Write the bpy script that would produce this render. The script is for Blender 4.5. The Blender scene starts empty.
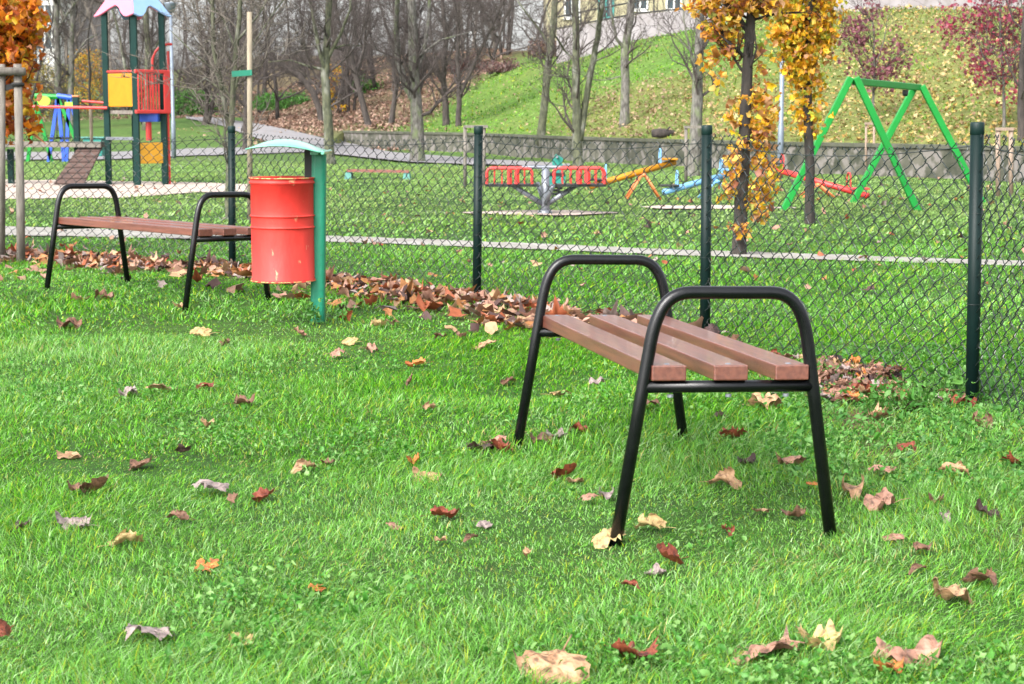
import bpy, math, random
import numpy as np
R = random.Random(7)
NR = np.random.default_rng(11)
COL = bpy.context.scene.collection
sc = bpy.context.scene
PI = math.pi

# ------------------------------------------------------------------ camera model
F, YH, CH = 1800.0, 114.66, 1.2
TH = math.atan((342 - YH) / F)
def ray(px, py):
    v = (342 - py) / F
    return ((px - 512) / F, math.cos(TH) + v * math.sin(TH), -math.sin(TH) + v * math.cos(TH))
def at(px, py, Y):                     # point seen at a pixel at depth Y
    d = ray(px, py); t = Y / d[1]
    return np.array((d[0] * t, Y, CH + d[2] * t))
def G(px, py, h=0.0):                  # point seen at a pixel at height h
    d = ray(px, py); t = (h - CH) / d[2]
    return np.array((d[0] * t, d[1] * t, h))
def px_of(X, Y, Z):
    dy = Z - CH
    zc = Y * math.cos(TH) - dy * math.sin(TH); yc = Y * math.sin(TH) + dy * math.cos(TH)
    return 512 + F * X / zc, 342 - F * yc / zc

# ------------------------------------------------------------------ numpy value noise
_perm = NR.random((256, 256))
def vnoise(x, y):
    x = np.asarray(x, float); y = np.asarray(y, float)
    xi = np.floor(x).astype(int); yi = np.floor(y).astype(int)
    fx = x - xi; fy = y - yi
    fx = fx * fx * (3 - 2 * fx); fy = fy * fy * (3 - 2 * fy)
    g = lambda a, b: _perm[a % 256, b % 256]
    return (g(xi, yi) * (1 - fx) + g(xi + 1, yi) * fx) * (1 - fy) + (g(xi, yi + 1) * (1 - fx) + g(xi + 1, yi + 1) * fx) * fy
def fbm(x, y, o=3):
    s = 0; a = .5; n = 0
    for i in range(o):
        s = s + a * vnoise(x * 2 ** i + 17 * i, y * 2 ** i + 5 * i); n += a; a *= .5
    return s / n

# ------------------------------------------------------------------ terrain
# per image column: depth of the low wall, then (depth, height) rows behind it
_cols = [
 (-1400, None, [(70, 0), (100, .8), (150, 2.0)]),
 (-300, None, [(60, 0), (90, .9), (140, 2.0)]),
 (0,    None, [(58, 0), (88, .9), (115, 1.6), (150, 3.0)]),
 (190,  None, [(54, 0), (84, 1.05), (90, 1.1), (112, 3.2), (150, 5.0)]),
 (270,  None, [(52, 0), (70, .70), (86, 1.15), (92, 1.3), (110, 3.9), (150, 6.0)]),
 (330,  None, [(56, 0), (66, .62), (80, 1.35), (102, 3.8), (150, 6.0)]),
 (345,  64.0, [(64.3, .60), (72, 1.0), (80, 1.5), (100, 4.0), (150, 6.0)]),
 (420,  59.0, [(59.3, .60), (66, .95), (74, 1.7), (95, 4.2), (150, 6.0)]),
 (480,  55.0, [(55.3, .60), (64, 1.2), (75, 2.3), (95, 4.5), (150, 6.0)]),
 (560,  47.5, [(47.8, .60), (56, 1.5), (70, 3.25), (95, 4.5), (150, 5.5)]),
 (640,  42.5, [(42.8, .60), (52, 2.0), (66, 3.94), (95, 4.4), (150, 5.5)]),
 (760,  38.0, [(38.3, .60), (47, 2.2), (60, 4.5), (95, 4.6), (150, 5.5)]),
 (900,  34.7, [(35.0, .58), (44, 2.1), (56, 4.4), (95, 4.6), (150, 5.5)]),
 (1024, 31.8, [(32.1, .56), (41, 2.1), (52, 4.15), (95, 4.5), (150, 5.5)]),
 (1250, 27.5, [(27.8, .56), (37, 2.1), (48, 4.2), (95, 4.5), (150, 5.5)]),
 (2600, 16.0, [(16.3, .56), (26, 2.1), (38, 4.2), (95, 4.5), (150, 5.5)])]
_ca = np.array([(c[0] - 512) / F for c in _cols])
_cw = np.array([c[1] if c[1] else 0 for c in _cols])
_wx = [c for c in _cols if c[1]]
_bumps = [(at(516, 455, 7.95), -.05, .35), (at(110, 290, 12.2), .05, 1.2), (at(230, 300, 11.4), .05, 1.0)]
def wallY(a):                          # depth of the wall front for a view direction (nan: no wall)
    xs = [(c[0] - 512) / F for c in _wx]
    if a < xs[0] or a > xs[-1]: return None
    return float(np.interp(a, xs, [c[1] for c in _wx]))
def _prof(c, Y):
    rows = c[2]
    if c[1]:
        ys = [-1e3, c[1]] + [r[0] for r in rows] + [400]
        hs = [0, 0] + [r[1] for r in rows] + [rows[-1][1] + 3]
    else:
        ys = [-1e3] + [r[0] for r in rows] + [400]; hs = [0] + [r[1] for r in rows] + [rows[-1][1] + 3]
    return np.interp(Y, ys, hs)
def terr(X, Y):
    X = np.asarray(X, float); Y = np.asarray(Y, float)
    a = np.where(Y > 4, X / np.maximum(Y, 4), X / 4)
    a = np.clip(a, _ca[0], _ca[-1] - 1e-6)
    i = np.clip(np.searchsorted(_ca, a, side='right') - 1, 0, len(_ca) - 2)
    out = np.zeros(np.broadcast(X, Y).shape)
    Yb = np.broadcast_to(Y, out.shape); ab = np.broadcast_to(a, out.shape); ib = np.broadcast_to(i, out.shape)
    for k in range(len(_cols) - 1):
        m = ib == k
        if not m.any(): continue
        t = (ab[m] - _ca[k]) / (_ca[k + 1] - _ca[k])
        c0, c1 = _cols[k], _cols[k + 1]
        y = Yb[m]
        if c0[1] and c1[1]:            # shift profiles so that the step stays on the wall line
            w = c0[1] * (1 - t) + c1[1] * t
            h0 = _prof(c0, y - w + c0[1]); h1 = _prof(c1, y - w + c1[1])
        else:
            h0 = _prof(c0, y); h1 = _prof(c1, y)
        out[m] = h0 * (1 - t) + h1 * t
    und = (fbm(X * .35 + 3, Y * .35) - .5) * .05 + (fbm(X * 1.6, Y * 1.6 + 9) - .5) * .03
    und = und * np.clip((Y + 5) / 5, 0, 1) + np.where(out > .7, (fbm(X * .2, Y * .2) - .5) * .35 * np.clip((out - .7) / 1.5, 0, 1), 0)
    for p, h, s in _bumps:
        und = und + h * np.exp(-((X - p[0]) ** 2 + (Y - p[1]) ** 2) / s ** 2)
    return out + und
def th(x, y): return float(terr(np.array([x]), np.array([y]))[0])
def GT(px, py, lo=3.0, hi=160.0):      # pixel to terrain
    d = ray(px, py); Ys = np.linspace(lo, hi, 3000); t = Ys / d[1]
    z = CH + d[2] * t; h = terr(d[0] * t, Ys)
    k = np.argmax(z <= h)
    if z[k] > h[k]: k = len(Ys) - 1
    return np.array((d[0] * t[k], Ys[k], h[k]))

# ------------------------------------------------------------------ materials
MATS = {}
def sock(n, *names):
    for k in names:
        if k in n.inputs: return n.inputs[k]
def mat(name, c1, c2=None, rough=.6, scale=8, bump=0, bscale=60, metal=0, spec=.5, coat=0, attr=None, trans=0, detail=5, lo=.35, hi=.65, stretch=None, c3=None, s3=30, lo3=.6, hi3=.66):
    if name in MATS: return MATS[name]
    m = bpy.data.materials.new(name); m.use_nodes = True; MATS[name] = m
    nt = m.node_tree; N = nt.nodes; L = nt.links
    b = N['Principled BSDF']; out = N['Material Output']
    b.inputs['Roughness'].default_value = rough; b.inputs['Metallic'].default_value = metal
    b.inputs['Specular IOR Level'].default_value = spec; b.inputs['Coat Weight'].default_value = coat
    tc = N.new('ShaderNodeTexCoord'); mp = N.new('ShaderNodeMapping'); L.new(tc.outputs['Object'], mp.inputs['Vector'])
    if stretch: mp.inputs['Scale'].default_value = stretch
    col = None
    def noise(s, d=5):
        n = N.new('ShaderNodeTexNoise'); n.inputs['Scale'].default_value = s; n.inputs['Detail'].default_value = d
        L.new(mp.outputs[0], n.inputs['Vector']); return n
    def mixc(fac, a, bb, blend='MIX'):
        x = N.new('ShaderNodeMix'); x.data_type = 'RGBA'; x.blend_type = blend
        if isinstance(fac, (int, float)): x.inputs[0].default_value = fac
        else: L.new(fac, x.inputs[0])
        for i, v in ((6, a), (7, bb)):
            if isinstance(v, tuple): x.inputs[i].default_value = (*v[:3], 1)
            else: L.new(v, x.inputs[i])
        return x.outputs[2]
    def ramp(src, a, bb):
        r = N.new('ShaderNodeMapRange'); r.inputs[1].default_value = a; r.inputs[2].default_value = bb
        L.new(src, r.inputs[0]); return r.outputs[0]
    if attr:
        an = N.new('ShaderNodeAttribute'); an.attribute_name = attr; col = an.outputs['Color']
        if c2:
            f = ramp(noise(scale, detail).outputs[0], lo, hi); col = mixc(f, mixc(1.0, col, c1, 'MULTIPLY'), mixc(1.0, col, c2, 'MULTIPLY'))
    elif c2:
        f = ramp(noise(scale, detail).outputs[0], lo, hi); col = mixc(f, c1, c2)
    if c3:
        f = ramp(noise(s3, 4).outputs[0], lo3, hi3); col = mixc(f, col if col else c1, c3)
    if col: L.new(col, b.inputs['Base Color'])
    else: b.inputs['Base Color'].default_value = (*c1, 1)
    if bump:
        bn = N.new('ShaderNodeBump'); bn.inputs['Strength'].default_value = bump; bn.inputs['Distance'].default_value = .01
        L.new(noise(bscale, 6).outputs[0], bn.inputs['Height']); L.new(bn.outputs[0], b.inputs['Normal'])
    if trans:
        t = N.new('ShaderNodeBsdfTranslucent'); ms = N.new('ShaderNodeMixShader'); ms.inputs[0].default_value = trans
        if col: L.new(col, t.inputs['Color'])
        else: t.inputs['Color'].default_value = (*c1, 1)
        L.new(b.outputs[0], ms.inputs[1]); L.new(t.outputs[0], ms.inputs[2]); L.new(ms.outputs[0], out.inputs['Surface'])
    m['nt'] = 1
    return m
M = {}
M['black'] = mat('black_powder_coat', (.0022, .0025, .0035), (.004, .0045, .0055), .27, 30, .1, 900, spec=.4)
M['slat'] = mat('lacquered_wood', (.165, .054, .034), (.105, .032, .021), .36, 5, .35, 50, spec=.6, stretch=(1, 16, 16), coat=.25, c3=(.19, .075, .05), s3=10, lo3=.5, hi3=.9, lo=.4, hi=.6)
M['post'] = mat('dark_green_plastic_coat', (.001, .009, .0085), (.002, .012, .011), .5, 12, .1, 200, spec=.22)
M['wire'] = mat('plastic_coated_wire', (.005, .011, .010), (.012, .02, .019), .4, 40, spec=.6)
M['capm'] = mat('fence_cap_plastic', (.002, .014, .013), (.004, .02, .017), .5, spec=.3)
M['red'] = mat('worn_red_paint', (.60, .038, .028), (.47, .022, .018), .55, 5, .4, 18, spec=.35, stretch=(1, 1, .45), c3=(.58, .24, .13), s3=20, lo3=.65, hi3=.70)
M['redrust'] = mat('flaking_red_rim', (.55, .03, .025), (.45, .28, .10), .6, 38, .4, 90, lo=.46, hi=.54)
M['bingreen'] = mat('bin_green_paint', (.010, .215, .125), (.012, .19, .11), .38, 9, .15, 60, c3=(.03, .10, .07), s3=30, lo3=.66, hi3=.72)
M['lid'] = mat('pale_green_lid', (.10, .36, .25), (.13, .40, .29), .3, 6, coat=.4)
M['dark'] = mat('dark_bracket_steel', (.008, .010, .010), None, .5)
M['concrete'] = mat('concrete_path', (.27, .26, .24), (.20, .185, .165), .9, 3, .5, 80)
M['sand'] = mat('sand', (.40, .33, .285), (.31, .25, .21), .95, 2, .5, 60)
M['asphalt'] = mat('asphalt', (.20, .19, .20), (.15, .145, .15), .9, 2, .4, 60, c3=(.26, .19, .12), s3=9, lo3=.6, hi3=.72)
M['wood'] = mat('weathered_timber', (.20, .18, .155), (.12, .105, .09), .85, 6, .6, 40, stretch=(6, 6, 1))
M['palewood'] = mat('pale_stake_timber', (.26, .22, .155), (.19, .16, .115), .8, 6, .4, 40, stretch=(6, 6, 1))
M['pinkwood'] = mat('brownish_stake_timber', (.30, .22, .17), (.22, .16, .12), .85, 6, .4, 40, stretch=(6, 6, 1))
M['stone'] = mat('mossy_stone', (.10, .095, .075), (.03, .035, .022), .95, 2.6, .8, 20, c3=(.16, .145, .135), s3=4, lo3=.52, hi3=.60)
M['coping'] = mat('wall_coping', (.085, .085, .065), (.05, .055, .035), .95, 3, .5, 20)
M['swing'] = mat('bright_green_paint', (.006, .20, .028), (.008, .23, .035), .5, 4, coat=.1, spec=.3)
M['pole'] = mat('galvanised_pole', (.17, .20, .25), (.14, .17, .21), .5, 6, metal=.2)
M['towerg'] = mat('tower_dark_green', (.002, .022, .019), (.003, .028, .024), .6, spec=.2)
M['yellow'] = mat('yellow_panel', (.42, .185, .008), (.39, .165, .007), .5, spec=.3)
M['yellowl'] = mat('yellow_panel_brightened', (.62, .32, .03), (.58, .29, .025), .5, spec=.3)  # the panel yellow, brightened in colour to offset shade on the turned-away face
M['pink'] = mat('pink_roof_panel', (.62, .16, .24), (.58, .15, .22), .5)
M['sky'] = mat('light_blue_roof_panel', (.22, .36, .58), (.20, .34, .55), .5)
M['tred'] = mat('tower_red_paint', (.52, .035, .03), (.45, .03, .028), .45)
M['blue'] = mat('blue_paint', (.02, .09, .50), (.02, .075, .43), .4)
M['lightblue'] = mat('light_blue_paint', (.16, .36, .60), (.14, .32, .54), .4)
M['greym'] = mat('grey_steel', (.22, .24, .27), (.15, .16, .19), .4, metal=.4)
M['ramp'] = mat('dark_brown_board', (.085, .05, .04), (.06, .035, .03), .8, 8, .3)
M['orange'] = mat('orange_paint', (.62, .18, .06), (.55, .16, .05), .45)
M['teal'] = mat('teal_plastic', (.01, .20, .16), (.012, .17, .14), .5)
M['lime'] = mat('lime_plastic', (.32, .62, .04), None, .4)
M['strapg'] = mat('green_webbing', (.01, .16, .10), (.012, .12, .08), .8)
M['strapb'] = mat('black_webbing', (.012, .012, .012), None, .8)
M['bark'] = mat('grey_bark', (.17, .16, .145), (.06, .055, .048), .95, 9, 1, 30, stretch=(2.5, 2.5, .9), c3=(.12, .15, .07), s3=3, lo3=.5, hi3=.7)
M['greenbark'] = mat('algae_green_bark', (.11, .115, .07), (.045, .05, .032), .95, 8, 1, 30, stretch=(2, 2, .9), c3=(.19, .19, .165), s3=3, lo3=.55, hi3=.7)
M['brownbark'] = mat('brown_bark', (.065, .053, .047), (.03, .025, .023), .95, 7, 1, 30, stretch=(2, 2, .6))
M['darkbark'] = mat('dark_oak_bark', (.040, .033, .028), (.016, .014, .013), .95, 9, 1, 40, stretch=(2.5, 2.5, .5))
M['twig'] = mat('bare_twig', (.075, .060, .055), (.045, .036, .034), .9, 5)
M['paletwig'] = mat('pale_twig', (.15, .13, .11), (.10, .085, .07), .9, 5)
M['grass'] = mat('grass_blade', (1, 1, 1), (.88, .95, .8), .5, .8, attr='Col', trans=.35, spec=.2)
M['leafc'] = mat('tree_leaf', (1, 1, 1), (.8, .8, .8), .5, 9, attr='Col', trans=.4)
M['litter'] = mat('dry_leaf_litter', (1, 1, 1), (.7, .66, .62), .7, 30, attr='Col', trans=.12)
M['cream'] = mat('cream_render', (.34, .31, .20), (.30, .27, .17), .9, 2)
M['whitew'] = mat('white_render', (.66, .66, .64), (.56, .55, .54), .9, 2)
M['greyw'] = mat('grey_lilac_render', (.27, .25, .26), (.21, .19, .195), .95, 1.2, c3=(.15, .14, .125), s3=2.4, lo3=.55, hi3=.75)
M['glass'] = mat('window_glass', (.03, .05, .06), None, .08)
M['frame'] = mat('window_frame', (.75, .75, .73), None, .5)
M['frameg'] = mat('window_frame_teal', (.04, .22, .20), None, .5)
M['roof'] = mat('brown_roof', (.16, .09, .08), (.12, .07, .06), .9)
M['rail'] = mat('dark_railing', (.03, .03, .03), None, .6)
LEAF = {}
for k, a, b in (('tan', (.46, .29, .16), (.31, .17, .09)), ('pink', (.40, .215, .15), (.27, .135, .09)), ('brown', (.20, .10, .06), (.13, .065, .04)),
                ('dark', (.065, .03, .026), (.04, .02, .02)), ('russet', (.25, .060, .028), (.15, .032, .018)), ('orange', (.56, .20, .04), (.38, .11, .03)),
                ('straw', (.50, .38, .17), (.40, .26, .11)), ('lilac', (.33, .26, .24), (.24, .18, .17)), ('yellow', (.72, .48, .07), (.6, .32, .05))):
    LEAF[k] = mat('dry_leaf_' + k, a, b, .5, 3.2, .6, 14, trans=.15, c3=tuple(x * .45 for x in b), s3=7, lo3=.54, hi3=.66)

# ------------------------------------------------------------------ builders
class MB:
    def __init__(s): s.v = []; s.f = []; s.c = []
    def add(s, vs, fs):
        o = len(s.v); s.v += [tuple(map(float, p)) for p in vs]; s.f += [tuple(i + o for i in f) for f in fs]
    def box(s, c, d, rz=0, ax=None):   # centre, full dims
        cx, cy, cz = c; hx, hy, hz = d[0] / 2, d[1] / 2, d[2] / 2; vs = []
        ca, sa = math.cos(rz), math.sin(rz)
        for z in (-hz, hz):
            for x, y in ((-hx, -hy), (hx, -hy), (hx, hy), (-hx, hy)):
                vs.append((cx + x * ca - y * sa, cy + x * sa + y * ca, cz + z))
        s.add(vs, [(0, 3, 2, 1), (4, 5, 6, 7), (0, 1, 5, 4), (1, 2, 6, 5), (2, 3, 7, 6), (3, 0, 4, 7)])
    def bar(s, a, b, w, h, up=(0, 0, 1)):      # rectangular bar a->b
        a = np.array(a, float); b = np.array(b, float); d = b - a; L = np.linalg.norm(d); d /= L
        u = np.array(up, float); sd = np.cross(d, u); sd /= np.linalg.norm(sd) + 1e-9; u = np.cross(sd, d)
        vs = []
        for p in (a, b):
            for i, j in ((-1, -1), (1, -1), (1, 1), (-1, 1)): vs.append(p + sd * i * w / 2 + u * j * h / 2)
        s.add(vs, [(0, 1, 2, 3), (7, 6, 5, 4), (0, 4, 5, 1), (1, 5, 6, 2), (2, 6, 7, 3), (3, 7, 4, 0)])
    def tube(s, pts, rad, n=8, cap=True):
        P = [(float(p[0]), float(p[1]), float(p[2])) for p in pts]; k = len(P)
        if not hasattr(rad, '__len__'): rad = [rad] * k
        o = len(s.v); up = None; sq = math.sqrt; app = s.v.append
        cs = [(math.cos(2 * PI * j / n), math.sin(2 * PI * j / n)) for j in range(n)]
        for i in range(k):
            a = P[i - 1] if i else P[0]; b = P[i + 1] if i < k - 1 else P[-1]
            dx, dy, dz = b[0] - a[0], b[1] - a[1], b[2] - a[2]; l = sq(dx * dx + dy * dy + dz * dz) + 1e-12; dx /= l; dy /= l; dz /= l
            if up is None:
                up = (dy, -dx, 0.) if abs(dz) < .9 else (0., dz, -dy)
            q = up[0] * dx + up[1] * dy + up[2] * dz; ux, uy, uz = up[0] - dx * q, up[1] - dy * q, up[2] - dz * q
            l = sq(ux * ux + uy * uy + uz * uz) + 1e-12; ux /= l; uy /= l; uz /= l; up = (ux, uy, uz)
            wx, wy, wz = dy * uz - dz * uy, dz * ux - dx * uz, dx * uy - dy * ux; r = float(rad[i]); x, y, z = P[i]
            for c, t in cs:
                c *= r; t *= r; app((x + ux * c + wx * t, y + uy * c + wy * t, z + uz * c + wz * t))
        for i in range(k - 1):
            for j in range(n):
                a = o + i * n + j; b = o + i * n + (j + 1) % n
                s.f.append((a, b, b + n, a + n))
        if cap:
            s.f.append(tuple(o + j for j in reversed(range(n)))); s.f.append(tuple(o + (k - 1) * n + j for j in range(n)))
    def lathe(s, prof, c, n=32):       # prof: (r,z)
        o = len(s.v)
        for r, z in prof:
            for j in range(n):
                a = 2 * PI * j / n; s.v.append((c[0] + r * math.cos(a), c[1] + r * math.sin(a), c[2] + z))
        for i in range(len(prof) - 1):
            for j in range(n):
                a = o + i * n + j; b = o + i * n + (j + 1) % n; s.f.append((a, b, b + n, a + n))
    def plate(s, pts, th_, nrm):       # extruded polygon
        nrm = np.array(nrm, float); nrm /= np.linalg.norm(nrm); n = len(pts)
        A = [np.array(p, float) + nrm * th_ / 2 for p in pts]; B = [np.array(p, float) - nrm * th_ / 2 for p in pts]
        s.add(A + B, [tuple(range(n)), tuple(range(2 * n - 1, n - 1, -1))] + [(i, i + n, (i + 1) % n + n, (i + 1) % n) for i in range(n)])
    def build(s, name, m, parent=None, smooth=False, bevel=0, loc=None):
        me = bpy.data.meshes.new(name)
        v = s.v
        if loc is not None: v = [(p[0] - loc[0], p[1] - loc[1], p[2] - loc[2]) for p in v]
        me.from_pydata(v, [], s.f); me.update(); me.materials.append(m)
        if smooth: me.polygons.foreach_set('use_smooth', [True] * len(me.polygons))
        o = bpy.data.objects.new(name, me); COL.objects.link(o)
        if parent is not None: o.parent = parent
        if loc is not None: o.location = loc
        if bevel:
            b = o.modifiers.new('bevel', 'BEVEL'); b.width = bevel; b.segments = 2; b.limit_method = 'ANGLE'
        return o
def np_mesh(name, V, Fq, m, cols=None, parent=None, smooth=False, tri=None):
    """V (n,3); Fq (m,4) quads, tri (k,3)"""
    me = bpy.data.meshes.new(name); V = np.ascontiguousarray(V, np.float32)
    nq = len(Fq) if Fq is not None else 0; ntr = len(tri) if tri is not None else 0
    me.vertices.add(len(V)); me.vertices.foreach_set('co', V.ravel())
    loops = []; starts = []
    if nq: loops.append(np.asarray(Fq, np.int32).ravel()); starts.append(np.arange(nq) * 4)
    if ntr: loops.append(np.asarray(tri, np.int32).ravel()); starts.append(nq * 4 + np.arange(ntr) * 3)
    loops = np.concatenate(loops); starts = np.concatenate(starts).astype(np.int32)
    me.loops.add(len(loops)); me.loops.foreach_set('vertex_index', loops)
    me.polygons.add(nq + ntr); me.polygons.foreach_set('loop_start', starts)
    if smooth: me.polygons.foreach_set('use_smooth', np.ones(nq + ntr, bool))
    me.update(calc_edges=True)
    if cols is not None:
        at_ = me.color_attributes.new('Col', 'FLOAT_COLOR', 'POINT')
        c4 = np.ones((len(V), 4), np.float32); c4[:, :3] = cols; at_.data.foreach_set('color', c4.ravel())
    me.materials.append(m)
    o = bpy.data.objects.new(name, me); COL.objects.link(o)
    if parent is not None: o.parent = parent
    return o
def tag(o, label=None, cat=None, group=None, kind=None):
    if label: o['label'] = label
    if cat: o['category'] = cat
    if group: o['group'] = group
    if kind: o['kind'] = kind
    return o
def empty(name, loc, label, cat, group=None, rz=0):
    o = bpy.data.objects.new(name, None); COL.objects.link(o); o.location = tuple(map(float, loc)); o.rotation_euler = (0, 0, rz)
    o.empty_display_size = .2
    return tag(o, label, cat, group)
def copy_tree(o, parent=None):
    c = o.copy(); COL.objects.link(c); c.parent = parent
    for ch in list(o.children): copy_tree(ch, c)
    return c

# ------------------------------------------------------------------ ground
def build_ground():
    cs = np.concatenate([np.linspace(-1.5, -.45, 22)[:-1], np.linspace(-.45, .45, 150), np.linspace(.45, 1.5, 22)[1:]])
    Yn = np.concatenate([np.linspace(-14, 3, 12)[:-1], np.linspace(3, 16, 75)[:-1]])
    rows = []
    for c in cs:
        # find wall crossing along X=c*(Y+15)
        ys = np.linspace(14, 80, 1400); aa = c * (ys + 15) / ys
        w = np.array([wallY(a) or 1e9 for a in aa]); k = np.argmax(ys >= w)
        yw = ys[k] if (ys >= w).any() else 60.0
        mid = np.linspace(16, yw - .02, 60) if yw > 17 else np.linspace(16, yw, 60)
        mid = np.maximum(mid, 16) if yw > 17 else mid
        back = np.concatenate([[yw + .34], yw + .34 + np.geomspace(.4, 300 - yw, 80)])
        if yw <= 17: base = np.linspace(-14, yw - .5, len(Yn)); mid = np.linspace(yw - .45, yw, 60)
        else: base = Yn
        rows.append(np.concatenate([base, mid, back]))
    Y = np.array(rows); X = cs[:, None] * (Y + 15)
    Z = terr(X, Y)
    n, k = Y.shape; V = np.stack([X, Y, Z], -1).reshape(-1, 3)
    i = np.arange(n - 1)[:, None] * k + np.arange(k - 1)[None]
    Q = np.stack([i, i + k, i + k + 1, i + 1], -1).reshape(-1, 4)
    m = bpy.data.materials.new('lawn_soil_and_turf'); m.use_nodes = True
    nt = m.node_tree; N = nt.nodes; L = nt.links; b = N['Principled BSDF']; b.inputs['Roughness'].default_value = .95
    b.inputs['Specular IOR Level'].default_value = .2
    an = N.new('ShaderNodeAttribute'); an.attribute_name = 'Col'
    tc = N.new('ShaderNodeTexCoord')
    n1 = N.new('ShaderNodeTexNoise'); n1.inputs['Scale'].default_value = 5; n1.inputs['Detail'].default_value = 8; L.new(tc.outputs['Object'], n1.inputs['Vector'])
    r1 = N.new('ShaderNodeMapRange'); r1.inputs[1].default_value = .3; r1.inputs[2].default_value = .7; r1.inputs[3].default_value = .6; r1.inputs[4].default_value = 1.3; L.new(n1.outputs[0], r1.inputs[0])
    mx = N.new('ShaderNodeMix'); mx.data_type = 'RGBA'; mx.blend_type = 'MULTIPLY'; mx.inputs[0].default_value = 1
    L.new(an.outputs['Color'], mx.inputs[6]); L.new(r1.outputs[0], mx.inputs[7]); L.new(mx.outputs[2], b.inputs['Base Color'])
    bn = N.new('ShaderNodeBump'); bn.inputs['Strength'].default_value = .8; bn.inputs['Distance'].default_value = .05; L.new(n1.outputs[0], bn.inputs['Height']); L.new(bn.outputs[0], b.inputs['Normal'])
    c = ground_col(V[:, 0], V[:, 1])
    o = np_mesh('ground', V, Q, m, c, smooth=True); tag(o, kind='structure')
def zones(X, Y):
    """0..1 masks: leaf cover on the hill, brown bank, bare"""
    a = X / np.maximum(Y, 3); px = 512 + 1800 * a
    w = np.interp(a, [(c[0] - 512) / F for c in _wx], [c[1] for c in _wx])
    d = Y - w
    behind = ((d > 0) & (px > 340)) | ((px <= 340) & (Y > 66))
    bank = np.clip((430 + np.clip(Y - 63, 0, 30) * 4.5 - px) / 40, 0, 1) * np.clip((Y - 56) / 14, 0, 1) ** .8 * ((Y > 57) & (px > 255)) + ((px <= 255) & (Y > 84)) * .8
    bank = np.clip(bank * np.clip((px - 150) / 50, .3, 1), 0, 1)
    return px, d, behind, bank
def ground_col(X, Y):
    px, d, behind, bank = zones(X, Y)
    n = fbm(X * .5, Y * .5, 4)[:, None]
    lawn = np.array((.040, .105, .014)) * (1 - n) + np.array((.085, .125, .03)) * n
    nearsoil = np.array((.018, .060, .006)) * (1 - n) + np.array((.035, .075, .010)) * n  # kept dark, putting the shade of the gaps between blades into the colour
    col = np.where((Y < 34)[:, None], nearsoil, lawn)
    hill = np.array((.060, .15, .018)) * (1 - n) + np.array((.12, .145, .035)) * n
    brown = np.array((.09, .060, .038)) * (1 - n) + np.array((.12, .10, .05)) * n
    h = (behind & (px > 340))[:, None]
    col = np.where(h, hill, col)
    lm = hill_leaf(X, Y)[:, None] * h
    col = col * (1 - lm * .45) + np.array((.19, .15, .06)) * lm * .45
    col = col * (1 - bank[:, None]) + brown * bank[:, None]
    drift = fence_drift(X, Y)[:, None]
    col = col * (1 - drift) + np.array((.10, .06, .035)) * drift
    return col
def hill_leaf(X, Y):
    px, d, behind, bank = zones(X, Y)
    n = fbm(X * .35, Y * .35, 4)
    right = np.clip((px - 720) / 80, 0, 1) * np.clip((d - 1.5) / 5, 0, 1)
    mid = np.clip((px - 540) / 60, 0, 1) * np.clip((12 - d) / 4, 0, 1) * .95
    return np.clip(np.maximum(right * .85, mid) * (.55 + n * .9), 0, 1) * ((px > 480) & (d > .3))

# ------------------------------------------------------------------ fence posts (x, y of base and of top in the photo)
FP = [(1.94 + .12, 5.0, 1.16)]; FTX = [None]
for bx, by, ty, tx in ((972.5, 402, 122, 977.5), (705, 335, 125, 707), (476.5, 299, 126, 478.5), (232, 267, 126, 231.5), (-8, 254, 126, -9)):
    g = G(bx, by); t_ = at(tx, ty, g[1]); FP.append((g[0], g[1], t_[2])); FTX.append(t_[0] - g[0])
FTX.append(None)
q = np.array(FP[-1]); FP.append((q[0] - 2.6, q[1] + 1.2, q[2]))
FPX = [(p[0], p[1]) for p in FP]
def fence_dist(X, Y):
    best = np.full(np.shape(X), 1e9); side = np.zeros(np.shape(X))
    for (x0, y0), (x1, y1) in zip(FPX[:-1], FPX[1:]):
        dx, dy = x1 - x0, y1 - y0; L2 = dx * dx + dy * dy
        t = np.clip(((X - x0) * dx + (Y - y0) * dy) / L2, 0, 1)
        ex, ey = X - x0 - t * dx, Y - y0 - t * dy; dd = np.hypot(ex, ey)
        cr = (dx * (Y - y0) - dy * (X - x0)) < 0
        side = np.where(dd < best, np.where(cr, 1, -1), side); best = np.minimum(best, dd)
    return best * side                 # + : far side of the fence
def fence_drift(X, Y):
    d = fence_dist(X, Y); near = np.clip((d + .85) / .25, 0, 1) * np.clip((.10 - d) / .12, 0, 1)
    a = X / np.maximum(Y, 3); px = 512 + 1800 * a
    den = np.interp(px, [-100, 240, 330, 480, 575, 620, 700, 800, 825, 870, 900, 925, 960, 1024], [.75, .75, .85, 1, .9, .35, .18, .25, 1, 1, .6, .12, .08, .3])
    return np.clip(near * den * (.25 + 1.2 * vnoise(X * 3, Y * 3)), 0, 1) * (Y < 20) * (Y > 4)

build_ground()
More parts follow.
